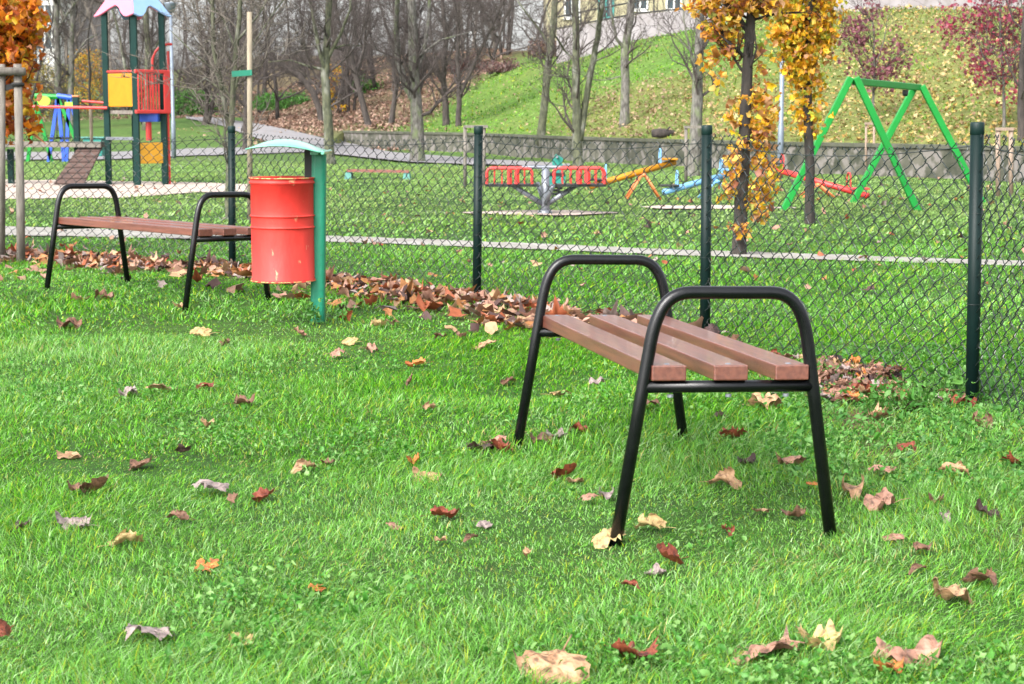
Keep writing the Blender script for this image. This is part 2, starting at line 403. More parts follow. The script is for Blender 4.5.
# ------------------------------------------------------------------ paths
def strip(name, up, lo, m, step=6, n=4, dz=.012):
    xs = np.arange(up[0][0], up[-1][0] + 1, step); V = []
    for x in xs:
        yu = np.interp(x, [p[0] for p in up], [p[1] for p in up]); yl = np.interp(x, [p[0] for p in lo], [p[1] for p in lo])
        a = GT(x, yu + (vnoise(x * .08, 3) - .5) * .8, 3); b = GT(x, yl + (vnoise(x * .08, 9) - .5) * .8, 3)
        for i in range(n + 1):
            p = a + (b - a) * i / n; V.append((p[0], p[1], th(p[0], p[1]) + dz))
    V = np.array(V); k = n + 1; i = np.arange(len(xs) - 1)[:, None] * k + np.arange(n)[None]
    Q = np.stack([i, i + 1, i + k + 1, i + k], -1).reshape(-1, 4)
    o = np_mesh(name, V, Q, m); tag(o, kind='structure'); return V
PATH_U = [(-420, 215), (0, 227), (330, 237), (500, 243.5), (680, 251), (970, 260.5), (1400, 273)]
PATH_L = [(-420, 222), (0, 236), (330, 243), (500, 249), (680, 257), (970, 265.5), (1400, 280)]
SAND_U = [(-300, 180), (0, 180.5), (170, 183), (250, 185), (300, 187)]
SAND_L = [(-300, 200), (0, 200), (120, 199), (200, 193.5), (300, 192)]
SAND2_U = [(462, 214), (495, 212.4), (560, 211.5), (590, 212.5), (618, 214.2)]; SAND2_L = [(462, 214.3), (495, 216), (560, 217), (590, 216), (618, 214.5)]
SAND3_U = [(640, 208), (660, 206.8), (740, 207), (800, 209)]; SAND3_L = [(640, 208.3), (660, 210.2), (740, 210.8), (800, 209.4)]
D_U = [(186, 117), (220, 119), (255, 124), (290, 131), (330, 141), (345, 146), (400, 154.5), (480, 160.5), (560, 165), (575, 166)]
D_L = [(186, 119.5), (220, 126), (255, 139), (290, 149), (330, 155), (400, 163), (480, 166.5), (560, 168), (575, 168)]
A_U = [(-300, 152), (100, 153), (200, 149.5), (260, 147.5), (310, 147)]
A_L = [(-300, 160), (100, 160.5), (200, 156.5), (310, 153)]
strip('concrete_path', PATH_U, PATH_L, M['concrete'])
strip('sand_area', SAND_U, SAND_L, M['sand'], dz=.02)
strip('sand_patch', SAND2_U, SAND2_L, M['sand'], dz=.02)
strip('sand_patch', SAND3_U, SAND3_L, M['sand'], dz=.02)
strip('asphalt_path', D_U, D_L, M['asphalt'], dz=.05)
strip('asphalt_path', A_U, A_L, M['asphalt'], dz=.035)
def in_strip(px, py):
    r = np.zeros(px.shape, bool)
    for u, l in ((PATH_U, PATH_L), (SAND_U, SAND_L), (SAND2_U, SAND2_L), (SAND3_U, SAND3_L), (D_U, D_L), (A_U, A_L)):
        yu = np.interp(px, [p[0] for p in u], [p[1] for p in u]); yl = np.interp(px, [p[0] for p in l], [p[1] for p in l])
        r |= (py > yu + .4) & (py < yl - .1) & (px > u[0][0]) & (px < u[-1][0])
    return r

# ------------------------------------------------------------------ grass
def grass(name, n, Y0, Y1, amax, L0, W0, label, colfn=None, pw=1.0, seg3=True, shade=1.0, keep=None):
    u = NR.random(n); Y = (Y0 ** (2 - pw) + u * (Y1 ** (2 - pw) - Y0 ** (2 - pw))) ** (1 / (2 - pw)) if pw != 2 else Y0 * (Y1 / Y0) ** u
    a = (NR.random(n) * 2 - 1) * amax; X = a * Y + (NR.random(n) - .5) * .1
    Z = terr(X, Y)
    dy = Z - CH; zc = Y * math.cos(TH) - dy * math.sin(TH); yc = Y * math.sin(TH) + dy * math.cos(TH)
    px = 512 + F * X / zc; py = 342 - F * yc / zc
    ok = ~in_strip(px, py)
    tuft = fbm(X * 1.3, Y * 1.3, 4); fine = vnoise(X * 9, Y * 9)
    ok &= NR.random(n) < (.55 + .6 * fine)
    if keep is not None: ok &= keep(X, Y)
    drift = fence_drift(X, Y); ok &= NR.random(n) > drift * .8
    X, Y, Z, tuft, fine = X[ok], Y[ok], Z[ok], tuft[ok], fine[ok]; n = len(X)
    az = NR.random(n) * 2 * PI; wind = fbm(X * .9 + 40, Y * .9, 2) * 4 * PI
    lean = .3 + .95 * NR.random(n)
    Lb = L0 * (.45 + .9 * NR.random(n)) * (.55 + 1.25 * np.clip((tuft - .28) * 2.2, 0, 1) ** 1.2)
    W = W0 * (.6 + .8 * NR.random(n))
    fx = np.cos(az) * .95 + np.cos(wind) * .35; fy = np.sin(az) * .95 + np.sin(wind) * .35
    sx, sy = -np.sin(az + NR.random(n) * 1.5), np.cos(az + NR.random(n) * 1.5)
    hz = np.sqrt(np.clip(1 - (lean * .8) ** 2, .1, 1))
    B = np.stack([X, Y, Z - .004], -1)
    D1 = np.stack([fx * lean * .85, fy * lean * .85, hz * .9], -1); S = np.stack([sx, sy, 0 * sx], -1)
    M1 = B + D1 * (Lb * .5)[:, None]
    D2 = np.stack([fx * lean * 1.35, fy * lean * 1.35, hz * (1 - lean * .85)], -1); T = M1 + D2 * (Lb * .55)[:, None]
    w = W[:, None] * .5
    V = np.stack([B - S * w, B + S * w, M1 + S * w * .85, M1 - S * w * .85, T], 1).reshape(-1, 3)
    i = np.arange(n)[:, None] * 5
    Q = i + np.array([[0, 1, 2, 3]]); Tr = i + np.array([[3, 2, 4]])
    g1 = np.array((.024, .155, .002)); g2 = np.array((.160, .430, .008)); g3 = np.array((.17, .37, .085)); dry = np.array((.36, .30, .12))
    r = NR.random(n)[:, None]; big = np.clip((fbm(X * .55 + 9, Y * .55, 3) - .3) * 2.5, 0, 1)[:, None]
    c = g1 * (1 - r) + g2 * r; c = c * (1 - big * .4) + (g3 if True else 0) * big * .4
    c = np.where(NR.random(n)[:, None] < .14 + .34 * big, g3 * (.8 + .5 * r), c); c = np.where(NR.random(n)[:, None] < .03 + .15 * big, np.array((.31, .47, .22)), c); c = np.where(NR.random(n)[:, None] < .15 - .08 * big, np.array((.016, .10, .004)), c)  # palest blades carry sky sheen as colour, darkest ones the shade between blades
    yl = NR.random(n)[:, None] < .09; c = np.where(yl, np.array((.30, .38, .03)), c)
    dd = NR.random(n)[:, None] < .012 + .10 * np.clip(fbm(X * 2.1 + 30, Y * 2.1, 2) * 4 - 2.6, 0, 1)[:, None]; c = np.where(dd, dry, c)
    c = c * (.6 + .8 * NR.random(n)[:, None]) * shade
    if colfn is not None: c = colfn(X, Y, c)
    C5 = np.repeat(c, 5, 0)
    o = np_mesh(name, V, Q, M['grass'], C5, tri=Tr); tag(o, label, 'grass', kind='stuff'); return o
def midc(X, Y, c):
    t = np.clip((Y - 15) / 8, 0, 1)[:, None]; n = fbm(X * .4, Y * .4, 3)[:, None]
    return c * (1 - t * .65) + (np.array((.22, .36, .12)) * (1 - n) + np.array((.32, .34, .15)) * n) * t * .65
notwall = lambda X, Y: Y < np.array([ (wallY(a) or 999) for a in X / np.maximum(Y, 3)]) - .05
grass('lawn_grass', 260000, 3.0, 6.2, .36, .034, .0023, 'bright green lawn grass in front of the fence', pw=.9)
grass('lawn_grass', 230000, 6.2, 10, .36, .036, .0034, 'bright green lawn grass around the benches', pw=1)
grass('lawn_grass', 150000, 10, 17, .36, .040, .0065, 'green grass beneath and just behind the chain link fence', pw=1, shade=1.0)
grass('lawn_grass', 170000, 17, 46, .36, .05, .019, 'mown green grass of the playground', pw=1.0, shade=1.0, keep=notwall, colfn=midc)
def hillc(X, Y, c):
    px, d, b, bank = zones(X, Y); lm = hill_leaf(X, Y)[:, None]
    c = c * np.array((1.1, .92, .9)); c = c * (1 - lm * .45) + np.array((.17, .17, .05)) * lm * .45; return c
grass('bank_grass', 90000, 32, 78, .36, .10, .035, 'grass covering the sloping bank behind the low stone wall', pw=.7, colfn=hillc,
      keep=lambda X, Y: (zones(X, Y)[1] > .45) & (zones(X, Y)[0] > 350) & (NR.random(len(X)) > zones(X, Y)[3]))

# ------------------------------------------------------------------ maple leaves
_half = [(0, .02), (.09, -.05), (.20, -.06), (.30, -.09), (.31, .01), (.40, .05), (.49, .10), (.44, .17), (.46, .24), (.54, .34), (.62, .42), (.49, .44), (.45, .52), (.34, .50), (.27, .52), (.28, .62), (.32, .72), (.20, .76), (.14, .86), (0, 1.0)]
_out = [(x, y) for x, y in _half] + [(-x, y) for x, y in _half[::-1][1:-1]]
def maple(curl, seed, size=1.0):
    r = random.Random(seed); mb = MB(); c = (0, .34)
    rings = [.0, .3, .55, .8, 1.0]; n = len(_out); V = []; k1, k2, k3 = r.uniform(.5, 1.3), r.uniform(.4, 1.0), r.uniform(0, 6)
    sk = [r.uniform(.85, 1.12) for _ in range(n)]
    def bend(x, y):
        y -= .3; z = 0
        rr = math.hypot(x, y)
        if curl == 'wavy': z = .10 * math.sin(6 * x + k3) * k1 + .09 * math.sin(5 * y + k3) + .25 * rr * rr
        elif curl == 'fold': a = .95 * k1; z = abs(x) * math.sin(a) + .1 * math.sin(7 * y + k3); x = x * math.cos(a)
        elif curl == 'dome': z = -.75 * rr * rr + .07 * math.sin(9 * x + k3) + .35; x *= .85
        elif curl == 'cup': z = 1.0 * rr * rr + .08 * math.sin(8 * y + k3); x *= .8; y *= .85
        elif curl == 'roll':
            a = x * 4.2; x = math.sin(a) * .2; z = (1 - math.cos(a)) * .2 + .12 * math.sin(5 * y + k3)
        elif curl == 'crumple': z = .20 * math.sin(9 * x + k3) * math.cos(6 * y + k3 * 2) + .45 * rr * rr * math.sin(3 * math.atan2(y, x) + k3) + .12; x *= .75; y *= .8
        elif curl == 'stand': a = 1.0; z = .12 * math.sin(7 * x + k3) + .35 * x * x; y, z = y * math.cos(a) - z * math.sin(a), y * math.sin(a) + z * math.cos(a) + .22
        z += .075 * math.sin(13 * x + k3 * 3) * math.cos(12 * y - k3) + .035 * math.sin(23 * y + 17 * x); q = max(0, rr - .38); z += q * .55 * math.sin(2.5 * math.atan2(y, x + 1e-6) + k3 * 5); x *= 1 - q * .8; y *= 1 - q * .8
        return (x * size, y * size, z * size)
    for ri in rings[1:]:
        for (x, y), s in zip(_out, sk):
            q = 1 if ri < 1 else s
            V.append(bend(c[0] + (x - c[0]) * ri * q, c[1] + (y - c[1]) * ri * q))
    V.append(bend(*c)); Fc = []
    for j in range(n): Fc.append((len(V) - 1, j, (j + 1) % n))
    for i in range(len(rings) - 2):
        for j in range(n): Fc.append((i * n + j, (i + 1) * n + j, (i + 1) * n + (j + 1) % n, i * n + (j + 1) % n))
    mb.add(V, Fc)
    p0 = np.array(bend(0, 0)); mb.tube([p0, p0 + np.array((.02, -.18, .05)) * size, p0 + np.array((.06, -.42, .02)) * size], [.012 * size, .010 * size, .012 * size], 4)
    # raised midribs
    for tx, ty in ((0, .9), (.52, .38), (-.52, .38)):
        pts = [np.array(bend(tx * t, ty * t)) + np.array((0, 0, .008 * size)) for t in (0, .25, .5, .75, .97)]
        mb.tube(pts, [.011 * size, .009 * size, .007 * size, .005 * size, .003 * size], 3)
    me = bpy.data.meshes.new('maple_leaf_' + curl); me.from_pydata(mb.v, [], mb.f); me.update()
    me.materials.append(LEAF['tan']); me.polygons.foreach_set('use_smooth', [True] * len(me.polygons)); return me
CURLS = ['wavy', 'fold', 'dome', 'cup', 'roll', 'crumple', 'stand']
LM = {c: [maple(c, 10 * i + j) for j in range(3)] for i, c in enumerate(CURLS)}
def leaf(pos, size, col, curl, label, group=None, rz=None, tilt=.25):
    o = bpy.data.objects.new('maple_leaf', R.choice(LM[curl])); COL.objects.link(o)
    o.location = tuple(map(float, pos)); o.scale = (size, size * R.uniform(.75, 1.05), size * (R.uniform(.45, .75) if not group or 'single' in group else R.uniform(.4, .75)))
    o.rotation_euler = (R.uniform(-tilt, tilt), R.uniform(-tilt, tilt), R.uniform(0, 6.28) if rz is None else rz)
    o.material_slots[0].link = 'OBJECT'; o.material_slots[0].material = LEAF[col]
    tag(o, label, 'leaf', group); return o
FG = [
 (150, 645, 44, 'lilac', 'dome', 'large greyish brown leaf arched like a tent, lower left of the lawn'),
 (553, 676, 58, 'tan', 'wavy', 'big pale tan maple leaf with long stalk at the bottom middle edge'),
 (632, 668, 42, 'russet', 'cup', 'cupped red brown leaf just right of the big pale leaf at the bottom edge'),
 (766, 654, 58, 'pink', 'wavy', 'broad pinkish tan leaf lying left of the folded yellowish one, bottom right'),
 (818, 652, 48, 'straw', 'fold', 'folded yellowish tan leaf touching the pinkish leaf at the bottom right'),
 (908, 660, 66, 'pink', 'crumple', 'largest crumpled pinkish brown leaf near the bottom right corner'),
 (888, 680, 34, 'orange', 'fold', 'pale orange leaf cut by the bottom edge below the largest crumpled leaf'),
 (952, 602, 42, 'tan', 'crumple', 'tan and grey crumpled leaf half hidden in tall grass at the right'),
 (978, 588, 34, 'brown', 'roll', 'curled brown leaf behind the tan and grey crumpled one at the right'),
 (211, 495, 32, 'lilac', 'dome', 'flat lilac grey leaf in the left half of the lawn'),
 (97, 491, 26, 'brown', 'stand', 'dark brown leaf standing upright, left of the lilac grey leaf'),
 (76, 494, 20, 'brown', 'crumple', 'small brown leaf beside the upright dark brown leaf'),
 (264, 502, 25, 'russet', 'fold', 'rusty tan folded leaf right of the lilac grey leaf'),
 (233, 508, 14, 'brown', 'stand', 'tiny brown leaf between the lilac grey and the rusty folded leaf'),
 (75, 529, 28, 'lilac', 'wavy', 'pale greyish leaf below the upright dark brown leaf'),
 (25, 529, 20, 'dark', 'crumple', 'dark grey leaf near the left edge beside the pale greyish leaf'),
 (125, 547, 32, 'straw', 'roll', 'narrow straw coloured rolled leaf in the left lawn'),
 (207, 571, 22, 'orange', 'wavy', 'yellow orange leaf lying flat in the lower left lawn'),
 (178, 523, 22, 'brown', 'roll', 'dark rolled leaf between the straw leaf and the lilac grey leaf'),
 (141, 470, 22, 'brown', 'wavy', 'thin dark brown leaf above the upright one in the left lawn'),
 (69, 458, 20, 'tan', 'wavy', 'small tan leaf at the left, nearest the left edge of its row'),
 (183, 456, 13, 'dark', 'stand', 'tiny dark leaf standing in the left lawn'),
 (128, 398, 22, 'lilac', 'crumple', 'mauve crumpled leaf left of the orange tan leaf below the far bench'),
 (162, 391, 22, 'tan', 'wavy', 'orange tan leaf lying below the far bench'),
 (206, 390, 18, 'russet', 'crumple', 'dark rusty leaf below the red bin, left one of the pair'),
 (243, 408, 22, 'brown', 'cup', 'dark red brown leaf below the red bin, right one of the pair'),
 (207, 429, 16, 'tan', 'fold', 'pale tan leaf below the dark rusty pair'),
 (68, 326, 25, 'brown', 'crumple', 'two toned brown leaf in front of the far bench left legs'),
 (202, 334, 16, 'straw', 'wavy', 'pale leaf left of the red bin in the grass'),
 (225, 346, 12, 'brown', 'crumple', 'small brown leaf below the pale one left of the bin'),
 (338, 358, 17, 'pink', 'dome', 'pinkish brown leaf in front of the bin post'),
 (371, 351, 14, 'pink', 'crumple', 'small pinkish leaf right of the bin post, lower'),
 (350, 344, 14, 'straw', 'wavy', 'small straw leaf just right of the bin post'),
 (379, 328, 16, 'straw', 'fold', 'yellowish leaf lying alone right of the bin post'),
 (410, 386, 15, 'brown', 'stand', 'dark brown small leaf below the orange leaf in mid lawn'),
 (417, 366, 16, 'orange', 'fold', 'small bright orange leaf in the mid lawn'),
 (429, 413, 15, 'tan', 'roll', 'thin tan rolled leaf in the mid lawn'),
 (413, 467, 15, 'orange', 'fold', 'orange tan leaf above a wider tan leaf in mid lawn'),
 (427, 480, 24, 'tan', 'wavy', 'wide tan leaf directly below the orange tan leaf in mid lawn'),
 (443, 522, 25, 'russet', 'fold', 'dark red leaf with pale underside in the centre lawn'),
 (395, 531, 14, 'pink', 'wavy', 'small pink brown leaf left of the dark red leaf'),
 (484, 529, 14, 'lilac', 'wavy', 'small lilac leaf right of the dark red leaf'),
 (440, 549, 12, 'tan', 'cup', 'tiny tan leaf below the dark red leaf'),
 (471, 544, 14, 'brown', 'roll', 'tiny brown rolled leaf right below the dark red leaf'),
 (317, 593, 16, 'orange', 'wavy', 'small orange leaf alone in the lower lawn'),
 (240, 648, 28, 'straw', 'fold', 'pale straw leaf right of the tent shaped leaf at the lower left'),
 (2, 642, 20, 'russet', 'stand', 'reddish leaf cut by the left edge near the bottom'),
 (305, 473, 24, 'tan', 'roll', 'tan rolled leaf left of the small brown one in mid lawn'),
 (329, 465, 15, 'brown', 'crumple', 'small brown leaf touching the tan rolled leaf in mid lawn'),
 (478, 450, 26, 'dark', 'crumple', 'dark leaf at the left end of the pile by the bench far left leg'),
 (492, 446, 24, 'pink', 'wavy', 'pinkish leaf in the pile left of the bench far left leg'),
 (500, 453, 22, 'russet', 'fold', 'russet leaf against the bench far left leg'),
 (540, 442, 26, 'brown', 'crumple', 'brown leaf right of the bench far left leg'),
 (556, 440, 20, 'lilac', 'cup', 'greyish leaf in the pile under the bench seat'),
 (580, 433, 20, 'russet', 'roll', 'russet rolled leaf under the middle of the bench'),
 (564, 480, 24, 'russet', 'stand', 'bright russet leaf upright below the bench seat'),
 (575, 487, 18, 'tan', 'crumple', 'tan shrivelled leaf touching the upright russet leaf'),
 (606, 498, 26, 'lilac', 'roll', 'lilac brown leaf left of the bench front left leg'),
 (589, 507, 15, 'pink', 'dome', 'small pink leaf left of the bench front left leg'),
 (651, 530, 30, 'straw', 'roll', 'straw yellow leaf right of the foot of the bench front left leg'),
 (610, 544, 30, 'straw', 'dome', 'pale straw leaf under the foot of the bench front left leg'),
 (672, 565, 28, 'russet', 'stand', 'brown leaf standing on edge in front of the bench'),
 (655, 574, 18, 'lilac', 'wavy', 'grey leaf beside the standing brown leaf in front of the bench'),
 (630, 589, 20, 'russet', 'roll', 'small russet rolled leaf in front of the bench'),
 (528, 560, 12, 'tan', 'fold', 'tiny pale leaf left of the bench front'),
 (724, 487, 32, 'tan', 'roll', 'long tan leaf below the bench between the near legs'),
 (732, 440, 26, 'russet', 'fold', 'russet leaf behind the bench near frame, in the middle'),
 (763, 406, 32, 'tan', 'crumple', 'tan leaf left of the near right leg under the seat rail'),
 (790, 466, 28, 'pink', 'crumple', 'pinkish brown leaf left of the near right bench leg'),
 (748, 468, 18, 'dark', 'cup', 'dark cupped leaf under the bench left of the pinkish one'),
 (727, 536, 18, 'russet', 'roll', 'orange brown rolled leaf in the grass right of the bench front'),
 (793, 518, 24, 'brown', 'cup', 'brown cupped leaf left of the foot of the near right leg'),
 (762, 516, 14, 'tan', 'wavy', 'tiny tan leaf left of the brown cupped leaf'),
 (852, 492, 36, 'tan', 'roll', 'long tan curled leaf right of the near right leg'),
 (882, 509, 32, 'pink', 'crumple', 'pink crumpled leaf touching the long tan curled leaf'),
 (882, 476, 24, 'pink', 'dome', 'rounded pinkish leaf above the long tan curled leaf'),
 (893, 540, 18, 'pink', 'wavy', 'small pink leaf below the pink crumpled leaf'),
 (934, 506, 18, 'brown', 'fold', 'brown folded leaf at the right of the pink crumpled leaf'),
 (986, 520, 24, 'dark', 'cup', 'dark purple leaf near the right edge'),
 (945, 523, 16, 'lilac', 'roll', 'grey curled leaf left of the dark purple leaf'),
 (922, 554, 20, 'brown', 'crumple', 'brown crumpled leaf right lawn, upper of two'),
 (918, 577, 18, 'brown', 'roll', 'brown rolled leaf right lawn, lower of two'),
 (1013, 468, 26, 'russet', 'cup', 'dark red leaf cut by the right edge'),
 (906, 451, 18, 'russet', 'dome', 'rust red leaf alone left of the corner post'),
 (953, 478, 30, 'tan', 'roll', 'long tan curled leaf in front of the corner post'),
 (812, 491, 10, 'orange', 'wavy', 'tiny orange leaf by the near right bench leg'),
 (484, 349, 19, 'tan', 'wavy', 'tan leaf left of the bench far frame'),
 (508, 386, 14, 'brown', 'roll', 'small brown leaf left of the bench far left leg, upper'),
 (559, 396, 22, 'straw', 'wavy', 'straw leaf under the bench behind the far left leg'),
 (597, 386, 18, 'lilac', 'crumple', 'greyish crumpled leaf seen below the bench seat'),
 (650, 410, 18, 'brown', 'dome', 'brown leaf between the near left leg and the far right leg'),
 (105, 299, 20, 'brown', 'crumple', 'brown leaf beneath the middle of the far bench'),
 (80, 299, 16, 'pink', 'wavy', 'pink leaf beneath the far bench left of a brown one'),
 (180, 308, 16, 'tan', 'fold', 'tan leaf at the foot of the far bench third leg'),
 (720, 420, 16, 'dark', 'roll', 'small dark leaf beside the far right leg of the near bench'),
 (962, 406, 26, 'russet', 'crumple', 'russet leaf at the foot of the corner post, left side'),
 (982, 426, 28, 'brown', 'roll', 'brown curled leaf at the foot of the corner post, right side'),
 (852, 368, 19, 'orange', 'fold', 'brightest orange leaf in the heap right of the near bench'),
 (832, 364, 26, 'dark', 'crumple', 'dark leaf on top of the heap right of the near bench'),
 (828, 382, 30, 'brown', 'stand', 'brown upright leaf at the left of the heap by the near bench'),
 (866, 380, 26, 'brown', 'fold', 'folded brown leaf right of the brightest orange leaf'),
 (845, 402, 30, 'pink', 'crumple', 'pinkish leaf at the foot of the heap right of the near bench'),
 (872, 398, 28, 'russet', 'fold', 'deep red brown leaf in the heap right of the near bench'),
 (893, 390, 30, 'orange', 'wavy', 'orange tan leaf at the right end of the heap by the bench'),
 (836, 391, 20, 'orange', 'roll', 'small orange leaf low in the heap right of the near bench'),
 (908, 409, 26, 'dark', 'wavy', 'dark grey leaf right of the heap beside the near bench'),
 (878, 418, 26, 'tan', 'cup', 'tan leaf below the heap right of the near bench'),
 (822, 400, 22, 'pink', 'roll', 'pink curled leaf right beside the near right bench leg'),
]
for x, y, s, c, k, lab in FG:
    g = GT(x, y + s * .10); sz = s * g[1] / F * (1.65 if s > 40 else 1.5)
    if y > 560: sz *= .95
    leaf((g[0], g[1], g[2] + .010 + .012 * R.random()), sz, c, k, lab, 'single fallen leaves on the lawn')
# drift along the fence: individual ones near the camera, the rest as one litter object
n_ind = 300 - len(FG)
cand = []
segs = list(zip(FPX[:-1], FPX[1:]))
tries = 0
while len(cand) < 1500 and tries < 200000:
    tries += 1
    (x0, y0), (x1, y1) = R.choice(segs[1:]); t = R.random(); off = R.uniform(-.78, .04) if R.random() < .75 else R.gauss(-.15, .12)
    dx, dy = x1 - x0, y1 - y0; L = math.hypot(dx, dy); nx, ny = dy / L, -dx / L
    x, y = x0 + dx * t + nx * off, y0 + dy * t + ny * off
    if R.random() < float(fence_drift(np.array([x]), np.array([y]))[0]) * 1.2: cand.append((x, y))
for _ in range(230):                   # scattered further into the lawn and under the far bench
    (x0, y0), (x1, y1) = R.choice(segs[2:]); t = R.random(); off = -abs(R.gauss(.7, .5))
    dx, dy = x1 - x0, y1 - y0; L = math.hypot(dx, dy); x, y = x0 + dx * t + dy / L * off, y0 + dy * t - dx / L * off
    if y > 9 and R.random() < (.9 if x < 0 else .35): cand.append((x, y))
cand = [c for c in cand if abs(c[0] / c[1]) < .31]
cand.sort(key=lambda c: c[1]); 
step = max(1, int(len(cand) * .6 / n_ind)); top = cand[:int(n_ind * 1.0)]
rest = cand[len(top):]
CP = ['tan', 'pink', 'pink', 'brown', 'brown', 'russet', 'dark', 'lilac', 'pink', 'tan', 'brown', 'pink', 'dark', 'lilac', 'tan', 'orange']
heap = {}
def pile(x, y):
    k = (round(x / .12), round(y / .12)); heap[k] = heap.get(k, 0) + 1; return min(.007 * heap[k], .055)
word = {'tan': 'tan', 'pink': 'pinkish', 'brown': 'brown', 'russet': 'russet', 'dark': 'dark', 'lilac': 'greyish', 'orange': 'orange'}
for x, y in top:
    c = R.choice(CP); k = R.choice(CURLS + ['crumple', 'roll', 'crumple'])
    leaf((x, y, th(x, y) + .015 + pile(x, y)), R.uniform(.06, .125), c, k, 'dry %s maple leaf in the drift along the foot of the fence' % word[c],
         word[c] + ' leaves in the drift along the fence', tilt=.35)
# rest as stuff
def leaf_stuff(name, pos, sizes, cols, label, m=M['litter'], flat=.5, parent=None, kind='stuff', lob=True, cat='leaf litter'):
    n = len(pos); pos = np.asarray(pos, float); sizes = np.asarray(sizes)[:, None, None]
    k = 10; ang = np.arange(k) / k * 2 * PI; rad = np.where(np.arange(k) % 2 == 0, .5, .34 if lob else .44)
    P = np.stack([np.cos(ang) * rad, np.sin(ang) * rad, np.abs(np.sin(ang)) * .12], -1); P = np.vstack([[0, 0, 0], P])
    if not lob: P[:, 1] *= .6
    P = P[None] * sizes * (1 + .25 * NR.standard_normal((n, 1, 3)).clip(-1.5, 1.5)) * (1 + .16 * NR.standard_normal((n, k + 1, 1)).clip(-1.5, 1.5)); P[:, :, 2] += NR.standard_normal((n, k + 1)) * sizes[:, :, 0] * .07
    P[:, :, 2] += (P[:, :, 0] ** 2) * (NR.standard_normal((n, 1)) * 3) / sizes[:, :, 0] * .5
    rx = NR.standard_normal(n) * flat; ry = NR.standard_normal(n) * flat; rz = NR.random(n) * 6.28
    def rot(A, i, j, a):
        c, s = np.cos(a)[:, None], np.sin(a)[:, None]; B = A.copy(); B[:, :, i] = A[:, :, i] * c - A[:, :, j] * s; B[:, :, j] = A[:, :, i] * s + A[:, :, j] * c; return B
    P = rot(rot(rot(P, 1, 2, rx), 0, 2, ry), 0, 1, rz) + pos[:, None, :]
    V = P.reshape(-1, 3); i = np.arange(n)[:, None, None] * (k + 1)
    T = (i + np.array([[0, 1 + j, 1 + (j + 1) % k] for j in range(k)])[None]).reshape(-1, 3)
    o = np_mesh(name, V, None, m, np.repeat(np.asarray(cols), k + 1, 0), tri=T, parent=parent)
    if kind: tag(o, label, cat, kind=kind)
    return o
PAL = np.array([(.42, .27, .15), (.42, .23, .17), (.20, .10, .06), (.30, .08, .03), (.07, .035, .03), (.30, .24, .22), (.34, .20, .14), (.38, .17, .06)])
pp = [(x, y, th(x, y) + .015 + pile(x, y)) for x, y in rest]
leaf_stuff('leaf_litter', pp, NR.uniform(.07, .125, len(pp)), PAL[NR.integers(0, 8, len(pp))], 'mass of dry brown leaves drifted against the far stretch of the fence', flat=.38)
# leaves on the playground grass
n = 420; Y = NR.uniform(12, 34, n); X = NR.uniform(-.33, .33, n) * Y
leaf_stuff('scattered_leaves', np.stack([X, Y, terr(X, Y) + .035], -1), NR.uniform(.04, .09, n), PAL[NR.integers(0, 8, n)], 'small dry leaves scattered over the playground grass', flat=.4)
# hill leaves
n = 60000; Y = NR.uniform(32, 72, n); X = NR.uniform(-.2, .33, n) * Y; hl = hill_leaf(X, Y); ok = NR.random(n) < hl * .50 + .03; ok &= zones(X, Y)[1] > .4; X, Y = X[ok], Y[ok]
HP = np.array([(.46, .34, .10), (.40, .31, .14), (.32, .21, .10), (.50, .41, .20), (.24, .15, .08), (.38, .24, .06)])
pal = HP[NR.integers(0, 6, len(X))]; pxh = 512 + 1800 * X / Y; gm = np.clip((740 - pxh) / 80, 0, 1)[:, None]
pal = pal * (1 - gm * .6) + np.array((.30, .22, .17)) * gm * .6
leaf_stuff('slope_leaf_litter', np.stack([X, Y, terr(X, Y) + .07], -1), NR.uniform(.055, .105, len(X)), pal, 'yellow and brown fallen leaves strewn over the grass bank', flat=.45)
n = 42000; Y = NR.uniform(57, 100, n); X = NR.uniform(-.33, 0, n) * Y; px_, d_, b_, bank_ = zones(X, Y); dens = bank_ * (fbm(X * .3, Y * .3) * .9 + .3)
ok = (NR.random(n) < dens) & (px_ > -50) & ~in_strip(px_, px_of(X, Y, terr(X, Y))[1]); X, Y = X[ok], Y[ok]
BP = np.array([(.27, .155, .11), (.33, .21, .155), (.17, .095, .07), (.36, .25, .19), (.11, .06, .045)])
leaf_stuff('bank_leaf_litter', np.stack([X, Y, terr(X, Y) + .05], -1), NR.uniform(.08, .15, len(X)), BP[NR.integers(0, 5, len(X))], 'reddish brown leaf cover on the bank under the bare trees', flat=.5)

